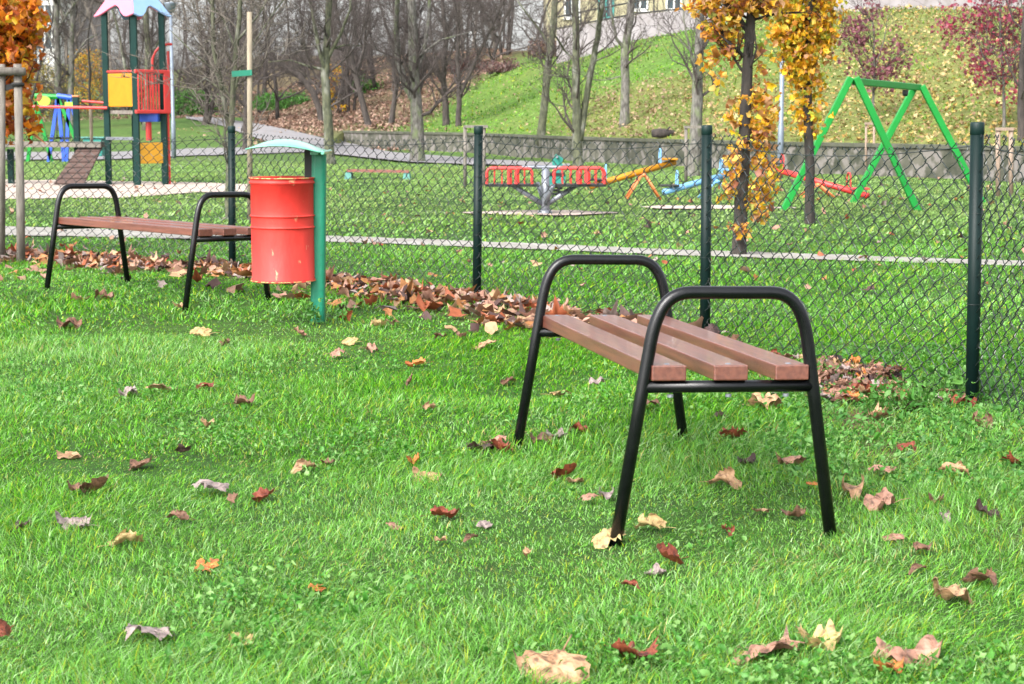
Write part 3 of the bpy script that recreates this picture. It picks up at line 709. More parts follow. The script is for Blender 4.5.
# ------------------------------------------------------------------ benches
def frame_path(ext):
    wf, wj, hs, ha = .314, .250, .44, .706
    sl = (wf - wj) / (hs - .03); foot = (wf + sl * (ext + .03), -ext)
    t1 = (wj - sl * .115, hs + .115); pts = [foot, (wj, hs), t1]   # straight leg, then a bend onto the flat top
    c0 = np.array(t1); c3 = np.array((.115, ha)); c1 = np.array((wj - sl * .21, hs + .21)); c2 = np.array((.19, ha))
    for i in range(1, 11):
        t = i / 10; p = (1 - t) ** 3 * c0 + 3 * (1 - t) ** 2 * t * c1 + 3 * (1 - t) * t * t * c2 + t ** 3 * c3; pts.append(tuple(p))
    full = pts + [(-x, z) for x, z in pts[::-1]]
    return [(0, x, z) for x, z in full]
BL = 1.546
def make_bench(label, pose):
    X, Y, Z, a, tu, tv = pose
    root = empty('park_bench', (X, Y, Z), label, 'bench', 'backless park benches on the lawn')
    # local axes: x along the seat, y across
    from mathutils import Matrix, Vector
    ux = Vector((math.cos(a), math.sin(a), tu)).normalized(); vx = Vector((-math.sin(a), math.cos(a), tv)); w = ux.cross(vx).normalized(); vx = w.cross(ux)
    Rm = Matrix((ux, vx, w)).transposed(); root.rotation_euler = Rm.to_euler()
    for s, e in ((0, .10), (BL, .06)):
        mb = MB(); mb.tube([(s, y, z) for _, y, z in frame_path(e)], .0185, 16)
        fr = mb.build('frame', M['black'], root, smooth=True)
        r = MB(); r.tube([(s, -.248, .44), (s, .248, .44)], .0175, 14); r.build('seat_rail', M['black'], fr, smooth=True)
        for y in (-.170, 0, .170):
            b = MB(); b.lathe([(0, .0042), (.006, .004), (.010, .0015), (.0105, 0)], (s + (.012 if s < .5 else -.012), y * 1.05, .5005), 12); b.build('bolt', M['greym'], fr, smooth=True)
            b = MB(); b.lathe([(0, .0), (.009, .0), (.009, -.008), (0, -.010)], (s, y, .418), 10); b.build('bolt', M['greym'], fr)
    for i, y in enumerate((-.180, 0, .180)):
        mb = MB(); mb.box(((BL) / 2, y, .4405 + .0175 + .0225), (BL + .045, .100, .044))
        o = mb.build('seat_slat', M['slat'], root, bevel=.004)
    return root
near = make_bench('large near park bench with three reddish brown slats and black tube frames, right of centre', (.330, 6.552, -.032, -1.391, .019, -.019))
far = make_bench('smaller looking farther park bench behind the red litter bin, at the left', (-2.843, 12.024, .022, -.774, -.006, -.022))

# ------------------------------------------------------------------ litter bin
def make_bin():
    b = GT(317.5, 322); Y = b[1]
    s = Y / F
    root = empty('litter_bin', b, 'worn red drum litter bin hung on a green post with pale green lid', 'litter bin')
    lx = lambda px: at(px, 230, Y)[0] - b[0]; lz = lambda py: at(318, py, Y)[2] - b[2]
    ztop = lz(150)
    p = MB(); w, d, r = .082, .082, .024
    out = []
    for cx, cy, a0 in ((w/2-r, d/2-r, 0), (-w/2+r, d/2-r, 90), (-w/2+r, -d/2+r, 180), (w/2-r, -d/2+r, 270)):
        for k in range(5): a = math.radians(a0 + k * 22.5); out.append((cx + r * math.cos(a), cy + r * math.sin(a)))
    n = len(out); lean = lx(321) - lx(317)
    p.add([(x, y, -.1) for x, y in out] + [(x + lean, y, ztop) for x, y in out], [tuple(range(n))[::-1], tuple(range(n, 2 * n))] + [(i, (i + 1) % n, (i + 1) % n + n, i + n) for i in range(n)])
    p.build('post', M['bingreen'], root, smooth=False, bevel=.003)
    # drum
    rd = (315.5 - 251.5) / 2 * s; cx = lx(283.5); cy = -.03; zt, zb = lz(177.5), lz(280)
    H = zt - zb; z1, z2 = zb + H * .635, zb + H * .525
    prof = [(0, zb + .03), (rd - .012, zb + .03), (rd - .006, zb), (rd, zb + .004), (rd + .001, zb + .012), (rd - .004, zb + .016)]
    for z in (z2, z1): prof += [(rd - .004, z - .03), (rd - .004, z - .008), (rd - .0035, z - .006), (rd + .002, z - .003), (rd + .003, z), (rd + .002, z + .003), (rd - .0035, z + .006), (rd - .004, z + .008), (rd - .004, z + .03)]
    prof += [(rd - .004, zt - .035), (rd + .003, zt - .030), (rd + .003, zt - .022), (rd - .004, zt - .016), (rd - .003, zt - .006), (rd + .002, zt), (rd - .004, zt + .003), (rd - .009, zt - .002), (rd - .009, zb + .04), (0, zb + .035)]
    dmb = MB(); dmb.lathe(prof, (cx, cy, 0), 56); dmb.v = [((x - cx) * (1 + .012 * (float(vnoise(math.atan2(y - cy, x - cx) * 3 + 20, z * 14)) - .5)) + cx, (y - cy) * (1 + .012 * (float(vnoise(math.atan2(y - cy, x - cx) * 3 + 20, z * 14)) - .5)) + cy, z) for x, y, z in dmb.v]; dr = dmb.build('drum', M['red'], root, smooth=True)
    for nm, z in (('bottom_rim', zb + .003), ('top_rim', zt)):
        rr = MB(); k = 56; rr.tube([(cx + (rd + .0005) * math.cos(2*PI*i/k), cy + (rd + .0005) * math.sin(2*PI*i/k), z) for i in range(k + 1)], .0042, 8, cap=False); rr.build(nm, M['redrust'], dr, smooth=True)
    br = MB(); br.box((lx(309), .05, (lz(150) + lz(205)) / 2), (.05, .03, lz(150) - lz(205))); br.box((lx(309), .03, zb + .08), (.04, .05, .06)); br.build('bracket', M['dark'], root, bevel=.003)
    # lid: a shallow vaulted sheet with folded edges
    V = []; nx, ny = 22, 14; x0, x1 = lx(253), lx(329); yw = .24
    for i in range(nx + 1):
        u = i / nx; x = x0 + (x1 - x0) * u
        for j in range(ny + 1):
            v = j / ny * 2 - 1
            arch = (1 - (2 * u / .93 - 1) ** 2) if u < .93 else 0
            z = lz(148.5) + (lz(151.5) - lz(148.5)) * u + .058 * max(arch, 0) * (1 - .55 * v * v) + .004
            V.append((x, cy + v * yw * (1 - .10 * (abs(2 * u - 1)) ** 4), z))
    k = ny + 1; L_ = MB(); Fq = [(i * k + j, (i + 1) * k + j, (i + 1) * k + j + 1, i * k + j + 1) for i in range(nx) for j in range(ny)]
    L_.add(V, Fq); lo = L_.build('lid', M['lid'], root, smooth=True); so = lo.modifiers.new('th', 'SOLIDIFY'); so.thickness = .006; so.offset = -1
    h = MB(); h.bar((lx(318), cy - .10, lz(152.5)), (lx(318), cy + .2, lz(152.5)), .05, .022); h.tube([(lx(328), cy - .22, lz(152)), (lx(328), cy + .22, lz(152))], .012, 10); h.build('hinge', M['lid'], root, bevel=.004)
    return root
make_bin()

# ------------------------------------------------------------------ chain link fence
def make_fence():
    mid = np.array(FPX[3]); root = empty('chain_link_fence', (FPX[2][0], FPX[2][1], th(*FPX[2])), 'dark green chain link fence with round posts running behind the benches', 'fence')
    o0 = np.array((FPX[2][0], FPX[2][1], th(*FPX[2])))
    par = lambda p: np.array(p) - o0
    for i, (x, y, z) in enumerate(FP):
        r = .0275 if i == 1 else .0285; g = th(x, y); lean = FTX[i] or 0.0
        mb = MB(); mb.tube([par((x + lean * 0, y, g - .15)), par((x + lean, y, z - .05))], r, 20); po = mb.build('post', M['post'], root, smooth=True)
        c = MB(); c.lathe([(r + .0005, -.052), (r + .0018, -.051), (r + .0018, -.006), (r * .96, -.001), (r * .6, .0), (0, .0005)], par((x + lean, y, z)), 20); c.build('post_cap', M['capm'], po, smooth=True)
        for zz in (.42, .80):
            b = MB(); k = 20; q = par((x + lean * .6, y, g + zz)); b.tube([q + np.array(((r + .001) * math.cos(2*PI*j/k), (r + .001) * math.sin(2*PI*j/k), 0)) for j in range(k + 1)], .0012, 5, cap=False); b.build('tie_wire', M['wire'], po)
    W = .054; Hh = .089; SHR = .26 
    for si, ((x0, y0, z0), (x1, y1, z1)) in enumerate(zip(FP[:-1], FP[1:])):
        L = math.hypot(x1 - x0, y1 - y0); n = int(L / W); d = np.array(((x1 - x0) / L, (y1 - y0) / L)); nr = np.array((-d[1], d[0]))
        mb = MB(); base = .02; topn = .085
        for i in range(-2, n + 9):
            s0 = i * L / n
            t = min(max(s0 / L, 0), 1); zt = z0 * (1 - t) + z1 * t - topn - .045 * math.sin(PI * t) * (1.3 if si == 1 else 1)
            gx, gy = x0 + d[0] * s0, y0 + d[1] * s0; zb = th(gx, gy) + base
            m_ = int(round((zt - zb) / (Hh / 2))); step = (zt - zb) / m_; pts = []; lls = []
            ph = i * .6
            for k in range(m_ + 1):
                z = zb + k * step; sg = 1 if (k + i) % 2 else -1
                off = sg * W * .50
                wob = .006 * math.sin(z * 7 + ph) + .010 * (vnoise(s0 * 2 + si * 5, z * 3) - .5)
                bulge = .03 * (vnoise(s0 * .9 + si * 9, z * 1.2) - .5)
                lo_ = s0 + off + wob
                # rounded bends
                for e in (((-.30, .74), (0, 1.0), (.30, .74), (.5, 0)) if sg < 0 else ((-.10, .86), (0, 1.08), (.10, .86), (.5, 0))):
                    zz = z + e[0] * step; ll = s0 + off * e[1] + wob - SHR * (zz - zb)
                    lls.append(ll); nn = .0090 * sg * (0 if e[0] == 0 else (.85 if e[0] > 0 else -.85)) + bulge
                    pts.append(par((x0 + d[0] * ll + nr[0] * nn, y0 + d[1] * ll + nr[1] * nn, zz)))
            pts = [q_ for q_, l_ in zip(pts, lls) if 0 <= l_ <= L]
            if len(pts) < 3: continue
            # knuckled ends
            e = pts[-1]; s_ = 1 if (m_ + i) % 2 else -1
            pts.append(e + np.array((-s_ * d[0] * .014, -s_ * d[1] * .014, .012))); pts.append(e + np.array((-s_ * d[0] * .022 + nr[0] * .004, -s_ * d[1] * .022 + nr[1] * .004, .001)))
            mb.tube(pts, .0025, 4)
        mb.build('wire_mesh', M['wire'], root)
        for zz in (.5,):
            tw = MB(); pts = []
            for k in range(15):
                t = k / 14; pts.append(par((x0 + (x1 - x0) * t, y0 + (y1 - y0) * t, z0 * (1 - t) + z1 * t - topn - .01 - .045 * math.sin(PI * t) * (1.3 if si == 1 else 1))))
            tw.tube(pts, .0022, 4); tw.build('tension_wire', M['wire'], root)
make_fence()

# ------------------------------------------------------------------ generic vegetation
def _nz(v):
    l = math.sqrt(v[0] * v[0] + v[1] * v[1] + v[2] * v[2]) + 1e-9; return (v[0] / l, v[1] / l, v[2] / l)
def branch(mb, p, d, L, r, lev, mx, rng, leaves=None, up=.15, wig=.22, nch=4, ratio=.6):
    k = 5 if lev == 0 else (4 if lev == 1 else 3); p = tuple(map(float, p)); d = tuple(map(float, d)); pts = [p]; rad = [r]; g = rng.gauss
    for i in range(k):
        d = _nz((d[0] + g(0, wig), d[1] + g(0, wig), d[2] + g(0, wig) + up)); q = pts[-1]; h = L / k
        pts.append((q[0] + d[0] * h, q[1] + d[1] * h, q[2] + d[2] * h)); rad.append(r * (1 - .78 * (i + 1) / k))
    mb.tube(pts, rad, 7 if lev == 0 and r > .03 else (4 if r > .012 else 3), cap=False)
    if lev < mx:
        m_ = nch if lev else nch + 2
        for j in range(m_):
            t = rng.uniform(.2, 1.0); i = min(int(t * k), k - 1); f = t * k - i; a, b = pts[i], pts[i + 1]
            q = (a[0] + (b[0] - a[0]) * f, a[1] + (b[1] - a[1]) * f, a[2] + (b[2] - a[2]) * f)
            dd = _nz((b[0] - a[0], b[1] - a[1], b[2] - a[2])); s = (g(0, 1), g(0, 1), g(.1, .7)); c = dd[0] * s[0] + dd[1] * s[1] + dd[2] * s[2]
            s = _nz((s[0] - dd[0] * c, s[1] - dd[1] * c, s[2] - dd[2] * c)); u, w = rng.uniform(.5, .9), rng.uniform(.5, .9)
            nd = _nz((dd[0] * u + s[0] * w, dd[1] * u + s[1] * w, dd[2] * u + s[2] * w))
            branch(mb, q, nd, L * ratio * rng.uniform(.6, 1.1), max(r * (1 - .7 * t) * .6, .0055 if leaves is None else .002), lev + 1, mx, rng, leaves, up, wig, nch, ratio)
    if leaves is not None and lev >= mx - 1:
        for q in pts[1:]: leaves.append(q)
def tree(name, label, Y, limbs, bark, twigm='twig', seed=1, twigL=1.2, tw=5, mx=2, group=None, leafs=None, jit=.0, lim_tw=4, cat='tree', start=.25, base_h=None):
    """limbs: [(px points bottom to top), base radius px, top radius px]; first is the trunk"""
    if Y is None: Y = GT(*limbs[0][0][0])[1]
    rng = random.Random(seed); s = Y / F
    b = at(*limbs[0][0][0], Y); g = th(b[0], b[1]); o = np.array((b[0], b[1], g))
    root = empty(name, o, label, cat, group)
    lv = [] if leafs else None
    tb = MB(); cb = MB(); lb_ = MB()
    for li, (pts, r0, r1) in enumerate(limbs):
        P = []; n = len(pts)
        for i, (x, y) in enumerate(pts):
            yy = Y + (0 if li == 0 else jit * rng.uniform(-1, 1) * (i / n))
            P.append(at(x, y, yy) - o)
        if li == 0: P[0][2] = -.15; 
        # resample with slight wobble
        Q = []; RD = []
        for i in range(n - 1):
            for t in (0, .25, .5, .75):
                u = (i + t) / (n - 1); Q.append(P[i] + (P[i + 1] - P[i]) * t + np.array((rng.uniform(-1, 1), rng.uniform(-1, 1), 0)) * s * .35 * (u > 0)); RD.append((r0 + (r1 - r0) * u) * s)
        Q.append(P[-1]); RD.append(r1 * s)
        if li == 0:
            RD[0] *= 1.45; RD[1] *= 1.12
            tb.tube(Q, RD, 14)
        else: lb_.tube(Q, RD, 8)
        k = lim_tw if li else tw
        for j in range(k):
            u = rng.uniform(start if li == 0 else .15, 1); i = min(int(u * (len(Q) - 1)), len(Q) - 2)
            q = Q[i]; dd = Q[i + 1] - Q[i]; dd /= np.linalg.norm(dd) + 1e-9
            an = rng.uniform(0, 2 * PI); sd = np.array((math.cos(an), math.sin(an), rng.uniform(0, .5))); nd = dd * .5 + sd * .8; nd /= np.linalg.norm(nd)
            branch(cb, q, nd, twigL * rng.uniform(.5, 1.2), RD[i] * .28 + .004, 0, mx, rng, lv)
    tb.build('trunk', M[bark], root, smooth=True)
    if lb_.v: lb_.build('limbs', M[bark], root, smooth=True)
    if cb.v: cb.build('branches', M[twigm if twigm else bark], root, smooth=True)
    if leafs:
        cl, n, size, cols, spread = leafs
        foliage(root, o, cl, n, size, cols, spread, s, Y, rng, lv)
    return root
def foliage(root, o, cl, n, size, cols, spread, s, Y, rng, lv=None):
    """cl: list of (px, py, radius px x, radius px y, weight)"""
    pos = []; tot = sum(c[4] for c in cl); subs = []
    for (x, y, rx, ry, w) in cl:
        c = at(x, y, Y) - o; m = max(3, int(w / tot * n / 9))
        for _ in range(m):
            a = rng.uniform(0, 2 * PI); q = rng.random() ** .5; dep = rng.gauss(0, 1) * (rx + ry) * .35
            cc = c + np.array((math.cos(a) * q * rx * s, dep * s, math.sin(a) * q * ry * s))
            for k in range(9): pos.append(cc + np.array([rng.gauss(0, 1) for _ in range(3)]) * spread)
    pos = np.array(pos); m = len(pos); cols = np.array(cols); cc = cols[np.random.default_rng(5).integers(0, len(cols), m)]
    fl = leaf_stuff('foliage', pos, NR.uniform(.7, 1.3, m) * size, cc * NR.uniform(.75, 1.2, (m, 1)), '', m=M['leafc'], flat=1.2, parent=root, kind=None)

OR = [(.72, .22, .010), (.74, .28, .012), (.55, .13, .010), (.76, .36, .03), (.42, .09, .015), (.66, .27, .12), (.54, .34, .02)]
YE = [(.74, .41, .014), (.80, .49, .02), (.70, .33, .014), (.58, .23, .02), (.66, .50, .05), (.46, .22, .07), (.34, .36, .03)]
DO = [(.60, .28, .07), (.68, .36, .05), (.46, .16, .05), (.66, .43, .09), (.28, .10, .05), (.50, .28, .14)]
# orange maple at the left edge, tied to a timber frame
tree('maple_tree', 'young maple with bright orange leaves at the left edge, tied to a timber stake frame', 15.2,
     [([(-22, 262), (-20, 150), (-16, 60), (-12, -40), (-10, -160)], 5, 2), ([(-20, 112), (0, 88), (12, 60), (22, 20)], 2.2, 1), ([(-19, 100), (-2, 92), (10, 86), (24, 88)], 2.4, .8)],
     'darkbark', 'darkbark', 3, .5, 8, 1, leafs=([(6, 10, 28, 30, 5), (16, 40, 20, 22, 3), (2, 60, 26, 22, 4), (14, 100, 16, 14, 1.2), (4, 118, 14, 22, 1.2), (24, 130, 12, 16, .5), (-20, 20, 40, 60, 6), (30, 20, 10, 18, .7), (-10, -60, 50, 60, 5), (18, 84, 12, 10, .5), (-6, 128, 14, 12, .7)], 2600, .078, OR, .055))
fb = GT(20.5, 262); fr = empty('tree_support', fb, 'weathered round timber stakes joined by a log crosspiece beside the orange maple', 'tree stake', 'tree stakes beside young trees')
Yf = fb[1]; o = fb
def lp(px, py, Y=None): return at(px, py, Y or Yf) - o
m_ = MB(); m_.tube([lp(21, 268), lp(20.5, 200), lp(17.5, 64)], [.036, .034, .033], 14); m_.build('stake', M['wood'], fr, smooth=True)
m_ = MB(); m_.tube([lp(1, 262), lp(1.5, 64)], [.034, .032], 14); m_.build('stake', M['wood'], fr, smooth=True)
m_ = MB(); m_.tube([lp(-52, 262), lp(-50, 64)], [.034, .032], 14); m_.build('stake', M['wood'], fr, smooth=True)
m_ = MB(); m_.tube([lp(-60, 71, Yf - .05), lp(25, 71.5, Yf - .05)], .034, 14); m_.build('crosspiece', M['wood'], fr, smooth=True)
m_ = MB(); k = 20; c = lp(17.8, 84.5); m_.tube([c + np.array((.037 * math.cos(2*PI*j/k), .037 * math.sin(2*PI*j/k), 0)) for j in range(k + 1)], .018, 6, cap=False)
m_.bar(lp(17, 85), lp(-20, 94), .045, .006, up=(0, 1, 0)); m_.build('strap', M['strapb'], fr)

# young tree with pale stake and green strap
tree('young_tree', 'slender bare young tree strapped in green webbing to a pale stake behind the bin', 20.6,
     [([(228, 222), (228, 190), (230, 140), (233, 90), (235, 60), (239, 20), (243, -40)], 3.4, 2), ([(229, 130), (222, 90), (214, 50), (212, 0), (214, -40)], 2.6, 1.6), ([(233, 95), (243, 60), (262, 30), (290, -10)], 1.5, .6), ([(232, 100), (214, 70), (190, 50), (170, 30)], 1.4, .4), ([(236, 50), (224, 20), (200, -10)], 1.3, .5), ([(238, 40), (262, 10), (280, -30)], 1.4, .5), ([(222, 90), (205, 78), (188, 92)], 1.0, .3)],
     'greenbark', 'paletwig', 5, .8, 12, 2, jit=.4, lim_tw=5)
p = GT(250, 224); rt = empty('tree_stake', p, 'pale round stake standing right of the slender young tree behind the bin', 'tree stake', 'tree stakes beside young trees')
o = p; Yf = p[1]
m_ = MB(); m_.tube([lp(250, 230), lp(249.5, 12)], [.030, .028], 14); m_.build('stake', M['palewood'], rt, smooth=True)
m_ = MB(); m_.bar(lp(232, 74, Yf + .05), lp(252, 72.5, Yf - .05), .010, .062); m_.bar(lp(232, 74, Yf - .07), lp(252, 72.5, Yf - .04), .010, .062); m_.build('strap', M['strapg'], rt)

# tree stake frames further off
def stake_frame(x0, x1, ytop, ybase, label, Y=None, ov=2, r=.03, wood='pinkwood', xs=None):
    p = GT((x0 + x1) / 2, ybase); root = empty('tree_support', p, label, 'tree stake', 'tree stakes beside young trees'); s = p[1] / F
    for x in (xs or (x0, x1)):
        m_ = MB(); m_.tube([at(x, ybase + 2, p[1]) - p, at(x, ytop, p[1]) - p], r, 10); m_.build('stake', M[wood], root, smooth=True)
    m_ = MB(); m_.bar(at(x0 - ov, ytop, p[1] - .03) - p, at(x1 + ov, ytop, p[1] - .03) - p, .05, .045); m_.build('crosspiece', M[wood], root)
    return root
stake_frame(466, 486, 126.5, 186, 'stake pair with a flat top bar rising behind the fence post left of the merry-go-round', xs=(465, 484), wood='wood')
stake_frame(686, 704, 127, 182, 'short stake pair with a top bar just left of the middle fence post', wood='wood')
stake_frame(866, 874, 123.5, 172, 'narrow pair of brown stakes seen between the legs of the green swing frame', r=.022, ov=1.5)
stake_frame(998, 1011, 129, 196, 'short stake pair with top bar right of the corner fence post', r=.035, ov=2.5)

# yellow leaved oaks on the playground lawn
tree('oak_tree', 'nearer dark trunked oak with peach and orange leaves up its trunk behind the fence', 15.3,
     [([(739, 255), (741, 200), (744, 150), (746, 100), (748, 60), (751, 20), (754, -30), (756, -120)], 7.2, 3.6), ([(749, 32), (736, 15), (725, 2), (705, -12)], 3.2, 1.4), ([(746, 76), (735, 60), (728, 48)], 1.6, .8), ([(752, 20), (775, 14), (800, 12)], 1.6, .7), ([(750, 25), (770, -10), (800, -50)], 2.6, 1)],
     'darkbark', 'darkbark', 9, .45, 10, 1, start=.55, leafs=([(722, 28, 14, 14, 1.5), (728, 44, 14, 14, .9), (759, 112, 9, 28, 1.6), (762, 150, 8, 24, 1.3), (763, 185, 9, 22, 1.2), (734, 165, 6, 18, .5), (730, 190, 7, 10, .4), (761, 60, 6, 20, .3), (734, 115, 5, 20, .3), (748, 135, 8, 40, .35), (738, 4, 42, 9, 2.4), (772, 3, 26, 7, 1.3), (750, -40, 70, 40, 6), (715, 70, 12, 12, .35), (768, 100, 8, 14, .3), (757, 212, 7, 14, .4), (745, 222, 8, 18, .4), (700, 4, 14, 8, .5)], 2300, .062, DO + YE, .042))
tree('oak_tree', 'straight dark trunked oak with dense golden yellow leaves, right of the lamp pole', 20.0,
     [([(810, 223), (810, 170), (808, 110), (807, 60), (809, 10), (811, -60)], 5.0, 3.6), ([(807, 95), (794, 80), (788, 60)], 1.2, .6), ([(808, 50), (790, 30), (780, 5)], 1.3, .6), ([(808, 45), (824, 25), (828, 0)], 1.3, .6)],
     'darkbark', 'darkbark', 12, .5, 8, 1, start=.55, leafs=([(788, 28, 15, 14, 2.8), (822, 25, 12, 28, 3), (802, 62, 18, 14, 1.8), (794, 48, 15, 12, 1.3), (812, 88, 12, 14, .8), (806, 110, 8, 10, .3), (800, 5, 36, 14, 2.5), (815, 128, 7, 16, .35), (805, -50, 60, 50, 7), (795, 78, 10, 14, .7), (798, 118, 5, 10, .15)], 3600, .064, YE, .06))

# ------------------------------------------------------------------ trees with individual trunks
tree('park_tree', 'grey green forked tree standing by the asphalt path above the bin lid', None, [([(330, 165), (328, 120), (325, 75), (327, 40), (330, -10), (332, -70)], 5.2, 2.6), ([(326, 72), (318, 45), (312, 10), (306, -30)], 2.4, 1.2), ([(327, 60), (340, 35), (350, 10), (352, -30)], 2, .8), ([(326, 70), (308, 66), (290, 60), (268, 62)], 1.5, .4), ([(328, 50), (345, 45), (362, 46)], 1.2, .4)], 'greenbark', 'twig', 21, 1.7, 14, 3, jit=1)
tree('park_tree', 'mottled grey tree with thick lower trunk, forking low, right of the far red bench', None, [([(418, 163), (417, 130), (416, 104), (414, 78), (413, 40), (411, -10), (408, -70)], 7.4, 3.2), ([(414, 100), (405, 84), (398, 60), (396, 30), (399, -20)], 4.2, 2.2), ([(415, 80), (424, 50), (428, 20), (432, -30)], 2.4, 1.2), ([(414, 60), (440, 40), (470, 32)], 1.3, .4)], 'bark', 'twig', 22, 1.7, 16, 3, jit=1)
tree('park_tree', 'leaning dark trunk curving left over the leafy bank beside the grey green tree', None, [([(322, 122), (320, 110), (313, 92), (300, 76), (288, 68), (276, 62), (262, 48), (250, 20)], 3.6, 1.5), ([(296, 73), (290, 50), (288, 20), (284, -20)], 1.6, .7), ([(316, 98), (304, 84), (296, 82)], 1.2, .5)], 'brownbark', 'twig', 23, 1.8, 12, 3, jit=1)
tree('park_tree', 'dark slanting tree between the two thick grey trunks, leaning to the left', None, [([(370, 126), (364, 108), (359, 90), (355, 70), (348, 45), (338, 20), (330, -20)], 3.4, 1.6), ([(356, 75), (364, 50), (366, 20), (372, -20)], 1.6, .8)], 'brownbark', 'twig', 24, 1.9, 14, 3, jit=1)
tree('park_tree', 'short crooked dark tree just left of the mottled thick trunk', None, [([(390, 125), (394, 105), (396, 88), (393, 60), (396, 30), (392, -20)], 3, 1.2), ([(395, 90), (404, 70), (410, 40), (420, 0)], 1.4, .6)], 'brownbark', 'twig', 25, 1.7, 12, 3, jit=1)
tree('park_tree', 'dark upright tree right of the mottled thick trunk, left of the v shaped one', None, [([(447, 125), (445, 100), (443, 80), (446, 40), (440, -30)], 3.6, 1.8), ([(444, 84), (434, 60), (430, 20), (436, -20)], 1.6, .7), ([(444, 70), (456, 40), (460, 0)], 1.5, .7)], 'brownbark', 'twig', 26, 1.8, 14, 3, jit=1)
tree('park_tree', 'v shaped dark tree whose right stem sweeps up to the right', None, [([(458, 126), (459, 105), (459, 85), (457, 60), (459, 30), (450, -20)], 3, 1.3), ([(460, 96), (468, 78), (478, 55), (490, 30), (503, 2), (512, -20)], 2, 1), ([(478, 55), (472, 30), (470, 0)], 1.2, .5)], 'brownbark', 'twig', 27, 1.8, 14, 3, jit=1)
tree('park_tree', 'slim mossy tree leaning slightly right on the green slope, left of the twin stemmed tree', None, [([(540, 140), (545, 100), (549, 60), (554, 20), (557, -40)], 4.2, 2.8), ([(552, 50), (540, 30), (524, 10), (510, -10)], 1.4, .5), ([(549, 70), (562, 50), (572, 30)], 1.0, .4)], 'greenbark', 'twig', 28, 1.3, 11, 2, jit=1)
tree('park_tree', 'twin stemmed grey tree in the middle, its two stems parting near the ground', None, [([(578, 168), (577, 135), (576, 90), (576, 40), (574, -40)], 5.2, 3.0), ([(580, 140), (585, 108), (591, 70), (597, 40), (602, 5), (606, -40)], 3.4, 2.4), ([(593, 62), (610, 55), (622, 48)], 1, .4), ([(576, 62), (564, 50), (552, 30), (546, 5)], 1.3, .5), ([(577, 80), (556, 76), (540, 74)], .9, .3)], 'greenbark', 'twig', 29, 1.3, 12, 2, jit=1)
tree('park_tree', 'pinkish grey tree on the slope forking at mid height, right of the twin stemmed tree', None, [([(625, 125), (625, 90), (625, 48), (630, 20), (633, -40)], 4.8, 3.4), ([(625, 50), (616, 38), (611, 10), (608, -20)], 2, .9), ([(626, 75), (606, 80), (594, 80)], .7, .3)], 'bark', 'twig', 30, 1.3, 9, 2, jit=1)
tree('park_tree', 'thick pale grey trunk just left of the middle fence post', None, [([(693, 176), (695, 150), (697, 110), (698, 70), (700, 30), (701, -40)], 7.0, 3.8), ([(697, 75), (690, 50), (684, 20), (682, -20)], 1.4, .6), ([(698, 60), (680, 40), (664, 32)], .8, .3)], 'bark', 'twig', 31, 1.3, 9, 2, jit=1)
tree('park_tree', 'dark straight trunk behind the pale stake and green strap', None, [([(246, 150), (246, 120), (247, 80), (250, 40), (254, -20)], 3.4, 2), ([(247, 75), (262, 50), (272, 20), (280, -10)], 1.6, .7), ([(247, 60), (236, 40), (226, 10)], 1.4, .6)], 'brownbark', 'twig', 32, 1.8, 14, 3, jit=1)
tree('park_tree', 'left of two straight grey trunks between orange maple and play tower', None, [([(58, 130), (58, 90), (57, 40), (56, -30)], 3.6, 2.6), ([(57, 50), (46, 30), (38, 0)], 1.3, .6), ([(57, 30), (70, 10), (84, -10)], 1.3, .6)], 'bark', 'twig', 33, 1.9, 13, 3, jit=1)
tree('park_tree', 'right of two straight grey trunks between orange maple and play tower', None, [([(71, 130), (71, 90), (72, 40), (74, -30)], 3.2, 2.2), ([(72, 60), (86, 40), (98, 34)], 1.2, .5), ([(73, 30), (62, 10), (54, -10)], 1.2, .6)], 'bark', 'twig', 34, 1.9, 13, 3, jit=1)
tree('park_tree', 'tree with olive trunk seen between the posts of the play tower', None, [([(146, 130), (147, 90), (148, 50), (146, 10), (146, -40)], 3.6, 2.4), ([(128, 95), (124, 60), (118, 30), (110, 0)], 1.8, .9), ([(147, 60), (160, 40), (166, 10)], 1.4, .6)], 'greenbark', 'twig', 35, 1.9, 14, 3, jit=1)
tree('park_tree', 'small dark trunk at the right edge beneath the red leaved tree', None, [([(1022, 140), (1021, 100), (1022, 60), (1026, 0)], 4, 2), ([(1021, 90), (1010, 70), (1002, 50)], 1, .5)], 'brownbark', 'twig', 36, 1.2, 8, 2)
RP = [(.26, .045, .085), (.34, .05, .10), (.20, .04, .07), (.30, .09, .10), (.42, .06, .09)]
tree('purple_leaved_tree', 'small tree with sparse dusty purple leaves above the green swing frame', None, [([(873, 122), (873, 100), (874, 75), (874, 40), (872, 5)], 1.5, .7), ([(873, 85), (858, 60), (846, 35)], .9, .3), ([(873, 80), (892, 60), (906, 50)], .9, .3), ([(874, 70), (884, 40), (888, 15)], .8, .3)], 'bark', 'twig', 37, 1.0, 14, 2, start=.35,
     leafs=([(850, 40, 16, 20, 1.4), (875, 30, 20, 24, 1.3), (895, 58, 18, 16, 1.6), (868, 70, 22, 10, 1.2), (885, 80, 12, 12, .8), (852, 22, 10, 12, .6), (872, 5, 10, 10, .4)], 900, .075, [(.22, .07, .10), (.28, .10, .12), (.18, .06, .08)], .09))
